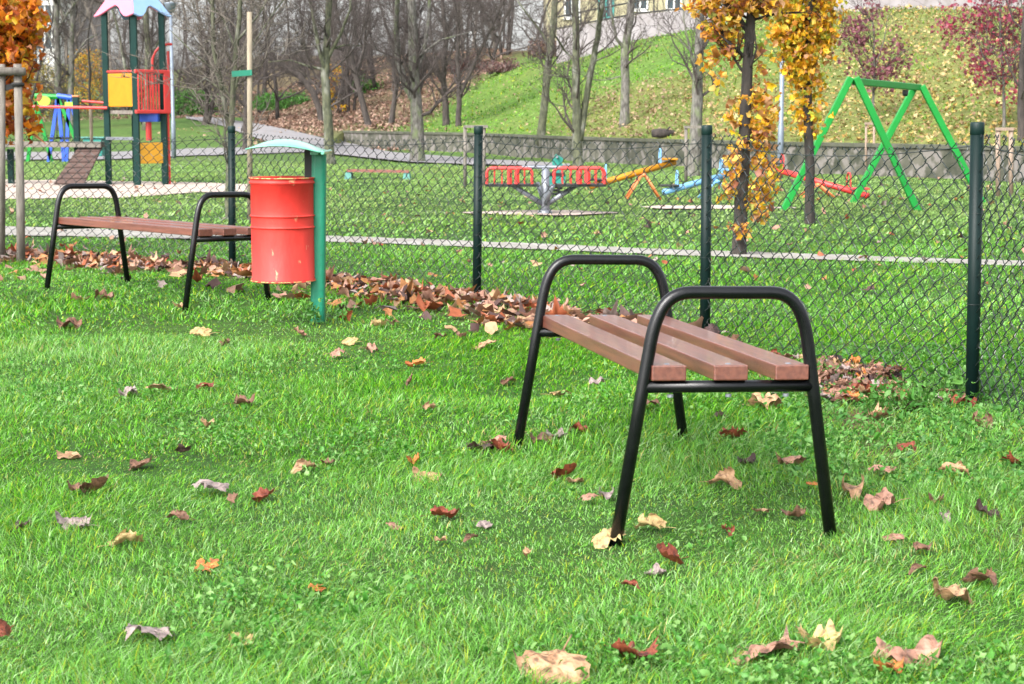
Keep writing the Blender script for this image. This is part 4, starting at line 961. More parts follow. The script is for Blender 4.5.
tree('purple_leaved_tree', 'larger tree with dense wine red leaves in the upper right corner', None, [([(1004, 130), (1004, 100), (1003, 70), (1000, 30), (1000, -30)], 1.7, .9), ([(1003, 85), (985, 60), (975, 35)], 1, .4), ([(1003, 80), (1020, 50), (1030, 20)], 1, .4)], 'bark', 'twig', 38, 1.1, 14, 2, start=.4,
     leafs=([(972, 34, 22, 26, 3), (1000, 25, 26, 30, 4), (1000, 74, 20, 18, 1.7), (978, 66, 14, 16, 1.0), (952, 14, 14, 14, .6), (1018, 60, 10, 24, 1.5), (1012, 95, 10, 12, .5), (1000, -30, 40, 30, 3), (1030, 30, 16, 40, 2)], 1700, .075, RP, .12))

# ------------------------------------------------------------------ background bare trees (copies) and shrubs
def bare_proto(seed, H, stems, label):
    rng = random.Random(seed); root = empty('bare_tree', (0, 0, 0), label, 'tree', 'bare trees crowding the bank behind the playground'); t = MB(); c = MB()
    for s in range(stems):
        an = rng.uniform(0, 6.28); lean = rng.uniform(.05, .35); p = np.array((.15 * math.cos(an), .15 * math.sin(an), -.2)); d = np.array((math.cos(an) * lean, math.sin(an) * lean, 1.)); r = .10 * rng.uniform(.6, 1)
        pts = [p]; rad = [r * 1.2]; k = 9
        for i in range(k):
            d = d + np.array((rng.gauss(0, .1), rng.gauss(0, .1), .05)); d /= np.linalg.norm(d); pts.append(pts[-1] + d * H / k); rad.append(r * (1 - .8 * (i + 1) / k))
        t.tube(pts, rad, 7)
        for j in range(13):
            u = rng.uniform(.12, 1); i = min(int(u * k), k - 1); q = pts[i]; an = rng.uniform(0, 6.28)
            nd = np.array((math.cos(an), math.sin(an), rng.uniform(.1, .9))); nd /= np.linalg.norm(nd)
            branch(c, q, nd, H * .34 * (1 - u * .5), rad[i] * .45 + .006, 0, 3, rng, None, .10, .26, 4, .55)
    t.build('trunk', M['brownbark'], root, smooth=True); c.build('branches', M['twig'], root); return root
protos = [bare_proto(101, 8, 2, ''), bare_proto(102, 7, 3, ''), bare_proto(103, 9, 1, ''), bare_proto(104, 6.5, 3, '')]
used = [False] * 4
LB = 'grey brown leafless tree in the tangle behind the playground'
spots = [(236, 76), (352, 76), (486, 79), (-30, 84), (20, 80), (45, 95), (95, 82), (125, 92), (150, 78), (178, 88), (190, 100), (205, 76), (225, 95), (262, 90), (280, 78), (300, 98), (315, 90), (345, 80), (360, 96), (380, 84), (402, 98), (425, 82), (440, 96), (470, 84), (488, 96), (505, 88), (530, 84), (552, 92), (340, 108), (250, 110), (160, 108), (420, 112), (90, 110), (500, 106), (10, 104), (-60, 100)]
for i, (px, Y) in enumerate(spots):
    j = i % 4; o = protos[j] if not used[j] else copy_tree(protos[j]); used[j] = True
    X = (px - 512) / F * Y; o.location = (X, Y, th(X, Y)); o.rotation_euler = (0, 0, R.uniform(0, 6.28)); s = R.uniform(.8, 1.15); o.scale = (s, s, s); o['label'] = LB
def shrub(label, px, py_top, py_bot, wpx, Y, cols, n, size=.08, name='shrub', group=None, sp=.12, stems=10, dense=1.0):
    s = Y / F; X = (px - 512) / F * Y; g = th(X, Y); o = np.array((X, Y, g)); root = empty(name, o, label, 'shrub', group); rng = random.Random(int(px * 7 + Y))
    H = at(px, py_top, Y)[2] - g; w = wpx * s / 2; c = MB()
    for k in range(stems):
        x = rng.uniform(-w, w) * .8; d = np.array((rng.gauss(0, .35), rng.gauss(0, .3), 1.)); d /= np.linalg.norm(d)
        branch(c, np.array((x, rng.uniform(-.5, .5) * min(w, 1), -.1)), d, H * rng.uniform(.7, 1.05), .022, 0, 2, rng, None, .1, .2, 4, .6)
    c.build('stems', M['twig'], root)
    P = []
    for k in range(max(1, n // 12)):
        a = rng.uniform(0, 6.28); q = rng.random() ** .45; z = rng.random() ** .8; ww = w * math.sqrt(max(.05, 1 - (z * .9) ** 3))
        cc = np.array((math.cos(a) * q * ww, math.sin(a) * q * min(w, 1.4), z * H))
        for _ in range(12): P.append(cc + np.array([rng.gauss(0, 1) for _ in range(3)]) * sp)
    P = np.array(P); P[:, 2] = np.maximum(P[:, 2], .02); cols = np.array(cols)
    leaf_stuff('foliage', P, NR.uniform(.7, 1.3, len(P)) * size, cols[NR.integers(0, len(cols), len(P))] * NR.uniform(.7, 1.2, (len(P), 1)), '', m=M['leafc'], flat=1.2, parent=root, kind=None, lob=False)
    return root
GR = [(.05, .18, .02), (.08, .25, .03), (.04, .13, .02), (.11, .28, .05)]
YG = [(.42, .34, .06), (.30, .30, .07), (.55, .40, .05), (.20, .22, .06)]
PU = [(.17, .09, .085), (.13, .07, .07), (.22, .12, .10), (.20, .15, .13)]
OL = [(.15, .15, .06), (.11, .12, .05), (.20, .17, .08)]
for i, (px, yt, w, Y, c, n, lab) in enumerate([
    (195, 92, 55, 88, GR, 2600, 'bright green low hedge left of the green strapped tree'),
    (285, 96, 70, 87, GR, 2800, 'bright green low hedge right of the green strapped tree'),
    (366, 78, 34, 84, GR, 700, 'small green bush on the leafy bank beside the yellow leaves'),
    (336, 66, 22, 76, YE, 200, 'patch of yellow leaves hanging right of the grey green forked trunk'),
    (58, 66, 44, 90, YG, 2200, 'yellowish green shrub behind the green climbing frame at the left'),
    (92, 52, 40, 94, YE[:4] + YG, 2400, 'golden yellow shrub just left of the play tower'),
    (30, 72, 40, 92, YG, 1500, 'olive yellow shrub behind the orange maple'),
    (128, 70, 40, 96, YG + OL, 1500, 'olive shrub seen between the play tower posts'),
    (505, 66, 50, 77, PU, 1600, 'dusty purple shrub at the upper left end of the green slope'),
    (548, 42, 50, 80, PU + [(.3, .2, .12)], 1500, 'brownish purple shrub below the grey wall left of the twin stems'),
    (470, 60, 44, 84, PU, 1100, 'dull purple shrub behind the v shaped dark tree'),
    (420, 60, 50, 92, PU + OL, 1000, 'brownish shrub on the bank behind the mottled trunk'),
    (230, 62, 90, 104, OL + PU, 1600, 'olive brown thicket on the bank above the green hedge'),
    (310, 58, 70, 104, OL + PU, 1300, 'olive brown thicket right of the leaning trunk'),
    (150, 60, 60, 104, PU + OL, 1200, 'brown thicket behind the red railing of the play tower')]):
    shrub(lab, px, yt, 0, w, Y, c, n, size=.10 if c is not YE else .14)

# distant woodland: one mass of twigs and remaining leaves far behind
mb = MB(); rng = random.Random(77)
for k in range(18):
    px = rng.uniform(-160, 620); Y = rng.uniform(118, 150); X = (px - 512) / F * Y; g = th(X, Y)
    p = np.array((X, Y, g)); H = rng.uniform(9, 15)
    branch(mb, p, np.array((rng.gauss(0, .08), 0, 1.)), H, .16, 0, 3, rng, None, .06, .12, 6, .5)
o = mb.build('distant_woodland', M['paletwig']); tag(o, 'hazy grey mass of bare woodland far behind the playground', 'woodland', kind='stuff')

# ------------------------------------------------------------------ low stone wall
def ribbon_wall(name, pts, bot, top, thick, m, label, cat, cap=None):
    """pts: ground points (x,y) along the front; bot/top functions of index"""
    root = empty(name, (pts[0][0], pts[0][1], bot(0)), label, cat); o = np.array((pts[0][0], pts[0][1], bot(0)))
    def rib(z0, z1, f, b):
        V = []; n = len(pts)
        for i, (x, y) in enumerate(pts):
            a = pts[min(i + 1, n - 1)]; c = pts[max(i - 1, 0)]; t = np.array((a[0] - c[0], a[1] - c[1])); t /= np.linalg.norm(t); nn = np.array((-t[1], t[0]))
            if nn[1] < 0: nn = -nn
            for off, z in ((f, z0(i)), (f, z1(i)), (b, z1(i)), (b, z0(i))): V.append((x + nn[0] * off - o[0], y + nn[1] * off - o[1], z - o[2]))
        mb = MB(); mb.add(V, [(i * 4 + j, i * 4 + (j + 1) % 4, i * 4 + 4 + (j + 1) % 4, i * 4 + 4 + j) for i in range(n - 1) for j in range(4)] + [(0, 3, 2, 1), (n * 4 - 4, n * 4 - 3, n * 4 - 2, n * 4 - 1)]); return mb
    rib(lambda i: bot(i) - .2, top, 0, thick).build('masonry', m, root)
    if cap: rib(lambda i: top(i), lambda i: top(i) + .07, -.04, thick + .04).build('coping', cap, root)
    return root
wp = []
for a in np.linspace((345 - 512) / F, (2300 - 512) / F, 160):
    w = wallY(a); wp.append((a * w, w))
wr = ribbon_wall('stone_wall', wp, lambda i: th(wp[i][0], wp[i][1] - .3) - .1, lambda i: .57, .3, M['stone'], 'low mossy stone retaining wall along the foot of the grass bank', 'wall', M['coping'])
# crest wall with railing
cp = []; tops = []
for px in range(556, 1300, 12):
    Yc = np.interp(px, [556, 640, 760, 900, 1024, 1300], [71, 67.5, 61.5, 57.5, 53.5, 49]); X = (px - 512) / F * Yc; cp.append((X, Yc))
    ty = np.interp(px, [556, 590, 640, 700, 760, 850, 1024, 1300], [30, 23, 14, 8, 2, -4, -8, -8]); tops.append(at(px, ty, Yc)[2])
ribbon_wall('crest_wall', cp, lambda i: th(*cp[i]) - .3, lambda i: tops[i], .3, M['greyw'], 'stained grey lilac rendered wall along the top of the grass bank', 'wall')
rr = empty('railing', (cp[0][0], cp[0][1], tops[0]), 'dark metal railing on top of the grey wall in front of the yellow building', 'railing'); o = np.array((cp[0][0], cp[0][1], tops[0]))
for h in (.5, .05):
    m_ = MB(); m_.tube([np.array((x, y + .15, z + h)) - o for (x, y), z in zip(cp, tops)], .035, 6); m_.build('rail', M['rail'], rr)
for i in range(0, len(cp), 2):
    m_ = MB(); x, y = cp[i]; m_.tube([np.array((x, y + .15, tops[i])) - o, np.array((x, y + .15, tops[i] + .52)) - o], .03, 6); m_.build('baluster', M['rail'], rr)

# ------------------------------------------------------------------ buildings
def building(label, x0, x1, Y, dep, H, wall, wins, roofh=1.6, rz=0, base=None):
    a = (x0 - 512) / F * Y; b = (x1 - 512) / F * Y; cx = (a + b) / 2; w = b - a; g = (th(cx, Y) if base is None else base)
    root = empty('building', (cx, Y, g), label, 'building', rz=rz)
    mb = MB(); mb.box((0, dep / 2, H / 2 - .5), (w, dep, H + 1)); mb.build('wall', M[wall], root)
    r = MB(); e = .35; r.add([(-w/2 - e, -e, H + .003), (w/2 + e, -e, H + .003), (w/2 + e, dep + e, H + .003), (-w/2 - e, dep + e, H + .003), (-w/2 + .5, dep / 2, H + roofh), (w/2 - .5, dep / 2, H + roofh)],
        [(0, 1, 5, 4), (2, 3, 4, 5), (1, 2, 5), (3, 0, 4), (0, 3, 2, 1)]); r.build('roof', M['roof'], root)
    for (px, py, ww, hh, fm) in wins:
        p = at(px, py, Y); lx_ = p[0] - cx; lz_ = p[2] - g
        f = MB()
        for dx in (-ww/2, 0, ww/2): f.box((lx_ + dx, -.03, lz_), (.08, .06, hh + .08))
        for dz in (-hh/2, hh/2): f.box((lx_, -.035, lz_ + dz), (ww + .08, .05, .08))
        fo = f.build('window', M[fm], root)
        q = MB(); q.box((lx_, -.006, lz_), (ww, .008, hh)); q.build('pane', M['glass'], fo)
        q = MB(); q.box((lx_, -.06, lz_ - hh/2 - .08), (ww + .2, .12, .05)); q.build('sill', M['frame'], fo)
    return root
wi = []
for i, px in enumerate(range(572, 800, 34)):
    wi.append((px, 8 if px < 640 else 0, .7, .9, 'frameg' if i % 3 == 1 else 'frame')); wi.append((px, -50, 1.0, 1.3, 'frame'))
building('pale yellow building with white framed windows behind the grey crest wall', 546, 815, 88, 9, 9.0, 'cream', wi)
building('white house seen through the trees behind the two grey trunks at the left', 28, 62, 150, 8, 9, 'whitew', [(38, 40, 1.2, 1.5, 'frame'), (52, 40, 1.2, 1.5, 'frame'), (38, 14, 1.2, 1.5, 'frame'), (52, 14, 1.2, 1.5, 'frame')])
building('grey lilac house seen through the trees just left of the play tower', 70, 88, 156, 8, 7.2, 'greyw', [(76, 58, 1.0, 1.3, 'frame'), (83, 58, 1.0, 1.3, 'frame')])

# ------------------------------------------------------------------ lamp poles
def lamp(px, pb, Ylabel, top, label, r=.045):
    p = GT(px, pb); root = empty('lamp_post', p, label, 'lamp post'); m_ = MB(); H = at(px, top, p[1])[2] - p[2]
    m_.tube([(0, 0, -.1), (0, 0, 1.0), (0, 0, 1.02), (0, 0, H)], [r * 1.25, r * 1.25, r, r * .8], 14); m_.build('pole', M['pole'], root, smooth=True)
    m_ = MB(); m_.lathe([(0, 0), (.10, 0), (.17, .22), (.18, .25), (0, .27)], (0, 0, H), 16); h = m_.build('lamp_head', M['pole'], root, smooth=True)
lamp(780, 180, 0, -60, 'light grey lamp pole between the two yellow leaved oaks')
lamp(174, 158, 0, 12, 'thin grey lamp post right behind the play tower', r=.05)

# ------------------------------------------------------------------ green swing frame
def swing():
    Y1, Y2 = 23.0, 24.9
    a1, a2 = at(851.5, 79, Y1), at(919.5, 87.5, Y2); root = empty('swing_set', (a1[0], Y1, 0), 'bright green metal swing frame with two A shaped ends, swings removed, on the right', 'swing'); o = np.array((a1[0], Y1, 0.))
    def leg(ap, fx, dx, Y, dy=.0):
        f = at(fx, 208, Y); f = np.array((f[0], Y + dy, -.05)); t = ap + np.array((dx, 0, .02)); m_ = MB(); m_.bar(f - o, t - o, .085, .085, up=(0, 1, 0)); return m_.build('leg', M['swing'], root, bevel=.008)
    leg(a1, 782, -.01, Y1); leg(a1, 919, .055, Y1); leg(a2, 851, -.06, Y2); leg(a2, 984, .03, Y2)
    m_ = MB(); m_.bar(a1 + np.array((.05, .03, -.03)) - o, a2 + np.array((0, .02, 0.0)) - o, .08, .085); m_.build('top_beam', M['swing'], root, bevel=.008)
    for t in (.12, .78):
        p = a1 + (a2 - a1) * t; m_ = MB(); m_.box(p + np.array((0, 0, -.085)) - o, (.07, .05, .06)); m_.tube([p + np.array((-.03, 0, -.12)) - o, p + np.array((.03, 0, -.12)) - o], .02, 8); m_.build('swing_bearing', M['dark'], root)
swing()

# ------------------------------------------------------------------ merry-go-round
def carousel():
    p = GT(545, 215); Y = p[1]; s = Y / F; root = empty('merry_go_round', p, 'small red merry-go-round with barred seats on grey struts, centre behind the fence', 'merry-go-round')
    L = lambda px, py, dy=0: at(px, py, Y + dy) - p
    m_ = MB(); m_.tube([L(545.5, 220), L(545.5, 168)], [.055, .05], 14); m_.lathe([(.09, 0), (.09, .02), (.055, .04)], (0, 0, .02), 16); m_.build('pole', M['greym'], root, smooth=True)
    m_ = MB(); R_ = L(605, 185)[0]; hz = L(545, 185)[2]; ht = L(545, 168)[2]
    st = MB()
    for k in range(4):
        a = math.radians(k * 90 + 12); c, s_ = math.cos(a), math.sin(a); b = MB()
        b.tube([(c * .03, s_ * .03, L(545, 204)[2]), (c * R_ * .55, s_ * R_ * .55, hz)], .03, 8); b.build('strut', M['greym'], root, smooth=True)
    m_.bar((-R_, 0, hz), (-.08, 0, hz), .34, .03); m_.bar((.12, 0, hz), (R_, 0, hz), .34, .03); m_.build('seat_board', M['dark'], root)
    m_ = MB(); m_.tube([(-.28, 0, ht + .01), (.18, 0, ht + .01)], .022, 8); m_.build('handle_bar', M['greym'], root)
    for x0, x1 in ((487, 532), (554, 604)):
        for dy in (-.19, .19):
            b = MB(); xa, xb = L(x0, 170)[0], L(x1, 170)[0]; zt = ht; zb = hz + .02
            rr_ = .05; b.tube([(xa, dy, zb), (xa, dy, zt - rr_), (xa + rr_ * .3, dy, zt - rr_ * .3), (xa + rr_, dy, zt), (xb - rr_, dy, zt), (xb - rr_ * .3, dy, zt - rr_ * .3), (xb, dy, zt - rr_), (xb, dy, zb)], .017, 8)
            n = 6
            for k in range(1, n):
                x = xa + (xb - xa) * k / n; th_ = .034 if k in (3, 4) else .011
                b.tube([(x, dy, zb), (x, dy, zt)], th_ if k in (3, 4) else .009, 6)
            b.build('barred_backrest', M['tred'], root)
carousel()
# teal rocker figure behind it
def rocker():
    Y = 25.5; p = at(557, 200, Y); g = np.array((p[0], Y, th(p[0], Y))); root = empty('spring_rocker', g, 'teal green spring rider behind the merry-go-round', 'spring rider'); L = lambda px, py, dy=0: at(px, py, Y + dy) - g
    m_ = MB(); k = 60; m_.tube([(.07 * math.cos(i * .7), .07 * math.sin(i * .7), .35 * i / k) for i in range(k)], .014, 5); m_.build('spring', M['dark'], root)
    for dy in (-.10, .10):
        m_ = MB(); m_.plate([L(549, 186, dy), L(564, 186, dy), L(566, 176, dy), L(562, 168, dy), L(563, 158, dy), L(556, 154, dy), L(552, 160, dy), L(553, 172, dy), L(548, 178, dy)], .03, (0, 1, 0)); m_.build('side_panel', M['teal'], root)
    m_ = MB(); m_.box(L(557, 174), (.22, .26, .04)); m_.build('seat', M['dark'], root); m_ = MB(); m_.tube([L(557, 157, -.2), L(557, 157, .2)], .018, 8); m_.build('handle', M['greym'], root)
rocker()
# seesaws
def seesaw(label, a, b, Y1, Y2, m, pivx, leg='orange', ring=False):
    A = at(*a, Y1); B = at(*b, Y2); c = A + (B - A) * pivx; g = np.array((c[0], c[1], th(c[0], c[1]))); root = empty('seesaw', g, label, 'seesaw', 'seesaws behind the fence')
    m_ = MB(); m_.tube([A - g, B - g], .045, 12); m_.build('beam', M[m], root, smooth=True)
    h = c[2] - g[2]
    m_ = MB()
    for dx, dy in ((-.22, -.16), (.22, -.16), (-.22, .16), (.22, .16)): m_.tube([(dx * .12, dy, h - .05), (dx * 1.1, dy * 1.2, 0)], .016, 8)
    m_.tube([(0, -.18, h - .05), (0, .18, h - .05)], .03, 8); m_.build('stand', M[leg], root, smooth=True)
    for t in (.08, .92):
        q = A + (B - A) * t - g; s_ = MB(); s_.box(q + np.array((0, 0, .07)), (.26, .20, .03)); s_.build('seat', M['dark' if t < .5 else m], root, bevel=.01)
        q2 = A + (B - A) * (t + (.10 if t < .5 else -.10)) - g; k = 16
        s_ = MB(); s_.tube([q2 + np.array((0, -.14, .05)), q2 + np.array((0, -.14, .2)), q2 + np.array((0, -.06, .25)), q2 + np.array((0, .06, .25)), q2 + np.array((0, .14, .2)), q2 + np.array((0, .14, .05))], .012, 6); s_.build('handle', M['lightblue' if ring else m], root)
seesaw('yellow seesaw beam rising to the right on orange legs', (590, 186.5), (675, 162), 25.5, 26.0, 'yellow', .62, ring=True)
seesaw('light blue seesaw beam rising towards the middle fence post', (664, 192), (733, 173), 25.6, 26.5, 'lightblue', .75, leg='lightblue')
seesaw('red seesaw beam sloping down to the right behind the swing frame', (764, 166), (868, 196), 27.0, 25.8, 'tred', .52, leg='orange')
# far low bench with red plank
def farbench():
    g = GT(377, 179); root = empty('low_bench', g, 'low red planked bench on turquoise end blocks beside the path, seen right of the bin', 'bench'); Y = g[1]; L = lambda px, py, dy=0: at(px, py, Y + dy) - g
    for dy in (-.16, 0, .16):
        m_ = MB(); m_.bar(L(347, 170.5, dy), L(409, 171.5, dy), .12, .05); m_.build('plank', mat('faded_red_plank', (.24, .07, .055), (.20, .09, .07), .7, 5), root)
    for x in (349, 407):
        m_ = MB(); p = L(x, 172); m_.add([(p[0] - .07, -.25, 0), (p[0] + .07, -.25, 0), (p[0] + .07, .25, 0), (p[0] - .07, .25, 0), (p[0] - .05, -.2, p[2]), (p[0] + .05, -.2, p[2]), (p[0] + .05, .2, p[2]), (p[0] - .05, .2, p[2])], [(0, 3, 2, 1), (4, 5, 6, 7), (0, 1, 5, 4), (1, 2, 6, 5), (2, 3, 7, 6), (3, 0, 4, 7)]); m_.build('support', mat('turquoise_paint', (.05, .19, .16), None, .6), root)
farbench()
# stump on the slope
g = GT(664, 138, 34); root = empty('log', g, 'short dark log lying on the bank just above the stone wall', 'log'); m_ = MB(); m_.tube([(-.28, 0, .10), (-.1, .02, .11), (.25, .05, .09)], [.09, .11, .08], 12); m_.build('trunk_piece', M['brownbark'], root, smooth=True); m_ = MB(); m_.tube([(.05, 0, .15), (.14, -.05, .26)], [.03, .015], 8); m_.build('branch_stub', M['brownbark'], root, smooth=True)

# ------------------------------------------------------------------ play tower
def tower():
    Yc = 30.9; c = at(137, 186, Yc); g = np.array((c[0], Yc, 0.)); root = empty('play_tower', g, 'play tower with dark green posts, pink and light blue roof and yellow and red panels', 'play tower')
    hd = 28.3 / F * Yc; Zp = lambda py: CH + (YH - py) / F * Yc
    pp = lambda x, dy: np.array((at(x, 150, Yc + dy)[0] - g[0], dy, 0.)); A = {'f': pp(137, -.46), 'l': pp(108, 0), 'r': pp(164.5, 0)}; A['b'] = A['l'] + A['r'] - A['f']
    zt = Zp(13)
    for k in 'flrb':
        m_ = MB(); q = A[k]; m_.box((q[0], q[1], zt / 2 - .05), (.098, .098, zt + .1), rz=PI / 4 * 0); m_.build('post', M['towerg'], root, bevel=.01)
    # roof: four scalloped faces
    re = 38 / F * Yc; ze = Zp(19); za = Zp(-30); zv = np.array((0, 0, ze)); C = {'f': pp(137, -.62) + zv, 'l': pp(98, 0) + zv, 'r': pp(174, 0) + zv}; C['b'] = C['l'] + C['r'] - C['f'] - zv * 0; ap = (C['l'] + C['r']) / 2; ap[2] = za
    for (a, b, m) in (('l', 'f', 'pink'), ('f', 'r', 'sky'), ('r', 'b', 'pink'), ('b', 'l', 'sky')):
        pa, pb = C[a], C[b]; n = 24; edge = []; nrm = np.cross(pb - pa, ap - pa); nrm /= np.linalg.norm(nrm)
        dn = (ap - (pa + pb) / 2); dn /= np.linalg.norm(dn)
        for i in range(n + 1):
            t = i / n; t = t if a in 'fr' and b != 'f' else t
            prof = .5 - .5 * math.cos(t * 2 * PI * 1.5 + (0)) if False else None
            x = t if m == 'pink' else 1 - t          # 0 at the outer corner
            y = np.interp(x, [0, .10, .22, .34, .46, .56, .66, .78, .88, 1.0], [0, .01, .07, .15, .20, .16, .06, -.02, -.02, .03])
            edge.append(pa + (pb - pa) * t + dn * (y))
        m_ = MB(); m_.plate(edge + [ap], .03, nrm); m_.build('roof_panel', M[m], root)
    zf = Zp(110.5)
    def quad(a, b, z0, z1, u0=0, u1=1, t=.03, m='yellow', name='panel'):
        dv = np.array((0, -.13 if name == 'rail' else 0, 0)); pa, pb = A[a] + dv, A[b] + dv; p = pa + (pb - pa) * u0; q = pa + (pb - pa) * u1; m_ = MB(); m_.bar((p[0], p[1], (z0 + z1) / 2), (q[0], q[1], (z0 + z1) / 2), t, z1 - z0); return m_.build(name, M[m], root, bevel=.012)
    e = .055
    quad('l', 'f', Zp(107), Zp(74.5), .08, .94); quad('l', 'f', Zp(73.5), Zp(71.5), .03, .97, .05, 'tred', 'top_rail'); quad('f', 'r', Zp(162.5), Zp(142), .05, .97, .03, 'yellowl')
    for zz in ((71, 74.5), (110, 113.5)): quad('f', 'r', Zp(zz[1]), Zp(zz[0]), .04, 1.30, .05, 'tred', 'rail')
    for k in range(1, 9):
        u = .06 + k * .105; p = A['f'] + (A['r'] - A['f']) * u + np.array((0, -.13, 0)); m_ = MB(); m_.tube([(p[0], p[1], Zp(111)), (p[0], p[1], Zp(73))], .014, 6); m_.build('bar', M['tred'], root)
    p = A['f'] + (A['r'] - A['f']) * 1.10 + np.array((0, -.15, 0)); q = A['f'] + (A['r'] - A['f']) * 1.30 + np.array((0, -.15, 0)); m_ = MB(); m_.bar((p[0], p[1], Zp(92)), (q[0], q[1], Zp(92)), .03, Zp(72) - Zp(112)); m_.build('side_board', M['tred'], root)
    m_ = MB(); x = at(168.5, 150, Yc)[0] - g[0]; m_.tube([(x, .05, -.05), (x, .05, Zp(112))], .02, 8); m_.build('fire_pole', M['tred'], root)
    m_ = MB(); pts = []
    for i in range(10):
        t = i / 9 * PI * .55; pts.append((at(149, 70, Yc)[0] - g[0] + .30 * (1 - math.cos(t)), .30, Zp(72) + .15 + .30 * math.sin(t) * 1.05))
    m_.tube([(pts[0][0], .30, zf)] + pts, .022, 8); m_.tube([(at(166, 60, Yc)[0] - g[0], .2, zf), (at(166, 60, Yc)[0] - g[0], .2, Zp(52))], .022, 8); m_.build('grab_arch', M['tred'], root)
    m_ = MB(); h = .93; m_.add([(A[k][0] * h, A[k][1] * h, z) for z in (zf - .06, zf) for k in 'frbl'], [(3, 2, 1, 0), (4, 5, 6, 7), (0, 1, 5, 4), (1, 2, 6, 5), (2, 3, 7, 6), (3, 0, 4, 7)]); m_.build('platform', M['wood'], root)
    b0 = at(149, 117, Yc)[0] - g[0]
    m_ = MB(); m_.box((b0, -.05, Zp(117)), (.38, .30, Zp(112.5) - Zp(122))); m_.build('counter_canopy', M['blue'], root, bevel=.02)
    m_ = MB(); m_.tube([(b0, -.05, Zp(140)), (b0, -.05, Zp(122))], .05, 12); m_.build('roller', M['tred'], root)
    m_ = MB(); m_.bar((A['l'][0], A['l'][1], Zp(138)), (A['f'][0], A['f'][1], Zp(138)), .10, .05); m_.build('step_board', M['greym'], root)
tower()
def bridge():
    Yb = 31.0; g = np.array((at(78, 186, Yb)[0], Yb, 0.)); root = empty('climbing_bridge', g, 'low plank bridge with dark ramp and red rails left of the play tower', 'climbing frame'); L = lambda px, py, dy=0: at(px, py, Yb + dy) - g
    for x, yt, dy in ((78.5, 97, 0), (11.5, 149, .3), (-30, 97, 0)):
        m_ = MB(); p = L(x, 186, dy); t = L(x, yt, dy); m_.box((p[0], dy, t[2] / 2 - .03), (.10, .10, t[2] + .06)); po = m_.build('post', M['towerg'], root, bevel=.01)
        if yt < 100: m_ = MB(); m_.box((p[0], dy, t[2] + .015), (.115, .115, .03)); m_.build('post_cap', M['orange'], po, bevel=.008)
    m_ = MB(); m_.bar(L(-40, 144, .0), L(104, 144.5, .0), .5, .09); m_.build('deck', M['wood'], root)
    m_ = MB(); m_.tube([L(32, 106.5, -.2), L(107, 108, -.2)], .025, 8); m_.tube([L(82, 101, .25), L(107, 103, .25)], .022, 8); m_.build('rail', M['tred'], root)
    m_ = MB(); a, b = L(80, 146, -.1), L(103, 146, -.1); c, d = L(84, 184, -1.0), L(54, 184, -1.0); m_.plate([a, b, c, d], .03, np.cross(b - a, d - a)); m_.build('ramp_board', M['ramp'], root)
    for k in range(1, 7):
        t = k / 7; p = a + (d - a) * t; q = b + (c - b) * t; n = np.array((0, -.035, .01)); m_ = MB(); m_.bar(p + n, q + n, .02, .02); m_.build('foot_batten', M['ramp'], root)
    m_ = MB(); p = L(84, 120, .3); m_.tube([(p[0] + .12, .3, .7), (p[0] + .12, .3, L(84, 108)[2])], .03, 8); m_.build('inner_post', M['palewood'], root)
bridge()
def farframe():
    Y = 46; g = np.array((at(55, 150, Y)[0], Y, 0.)); root = empty('play_structure', g, 'distant green and blue swing and climbing frame seen behind the orange maple', 'climbing frame'); L = lambda px, py, dy=0: at(px, py, Y + dy) - g
    for a, b, m in (((36, 102), (27, 152), 'swing'), ((36, 102), (52, 152), 'swing'), ((58, 96), (48, 152), 'blue'), ((58, 96), (64, 152), 'blue'), ((69, 95), (66, 150), 'blue'), ((57, 95), (76, 140), 'swing'), ((68, 95), (78, 125), 'blue')):
        m_ = MB(); p, q = L(*a), L(*b); q[2] = -.05 if b[1] > 145 else q[2]; m_.bar(q, p, .085, .085, up=(0, 1, 0)); m_.build('leg', M[m], root)
    for a, b, m in (((35, 96), (58, 97), 'swing'), ((57, 96), (72, 98), 'blue')):
        m_ = MB(); m_.tube([L(*a), L(*b)], .07, 8); m_.build('beam', M[m], root)
    m_ = MB(); m_.plate([L(44 + 6.5 * math.cos(i * PI / 8), 101 + 5 * math.sin(i * PI / 8), -.2) for i in range(16)], .04, (0, 1, 0)); m_.build('disc_panel', M['lime'], root)
    m_ = MB(); m_.plate([L(65, 102, -.2), L(74, 102, -.2), L(74, 106, -.2), L(65, 106, -.2)], .04, (0, 1, 0)); m_.build('panel', M['lime'], root)
    for x in (54, 62):
        m_ = MB(); m_.tube([L(x, 98), L(x, 138)], .012, 5); m_.tube([L(x + 3, 98), L(x + 3, 138)], .012, 5); m_.box(L(x + 1.5, 138), (.35, .15, .04)); m_.build('swing_seat', M['dark'], root)
farframe()
g = at(94, 140, 52); g[2] = th(g[0], g[1]); root = empty('play_counter', g, 'turquoise low play unit behind the plank bridge', 'play unit'); m_ = MB(); m_.box((0, 0, .28), (.55, .4, .5)); m_.build('side_panel', M['teal'], root, bevel=.03); m_ = MB(); m_.box((0, 0, .56), (.7, .5, .05)); m_.build('top', mat('turquoise_paint', (.05, .19, .16), None, .6), root, bevel=.02)

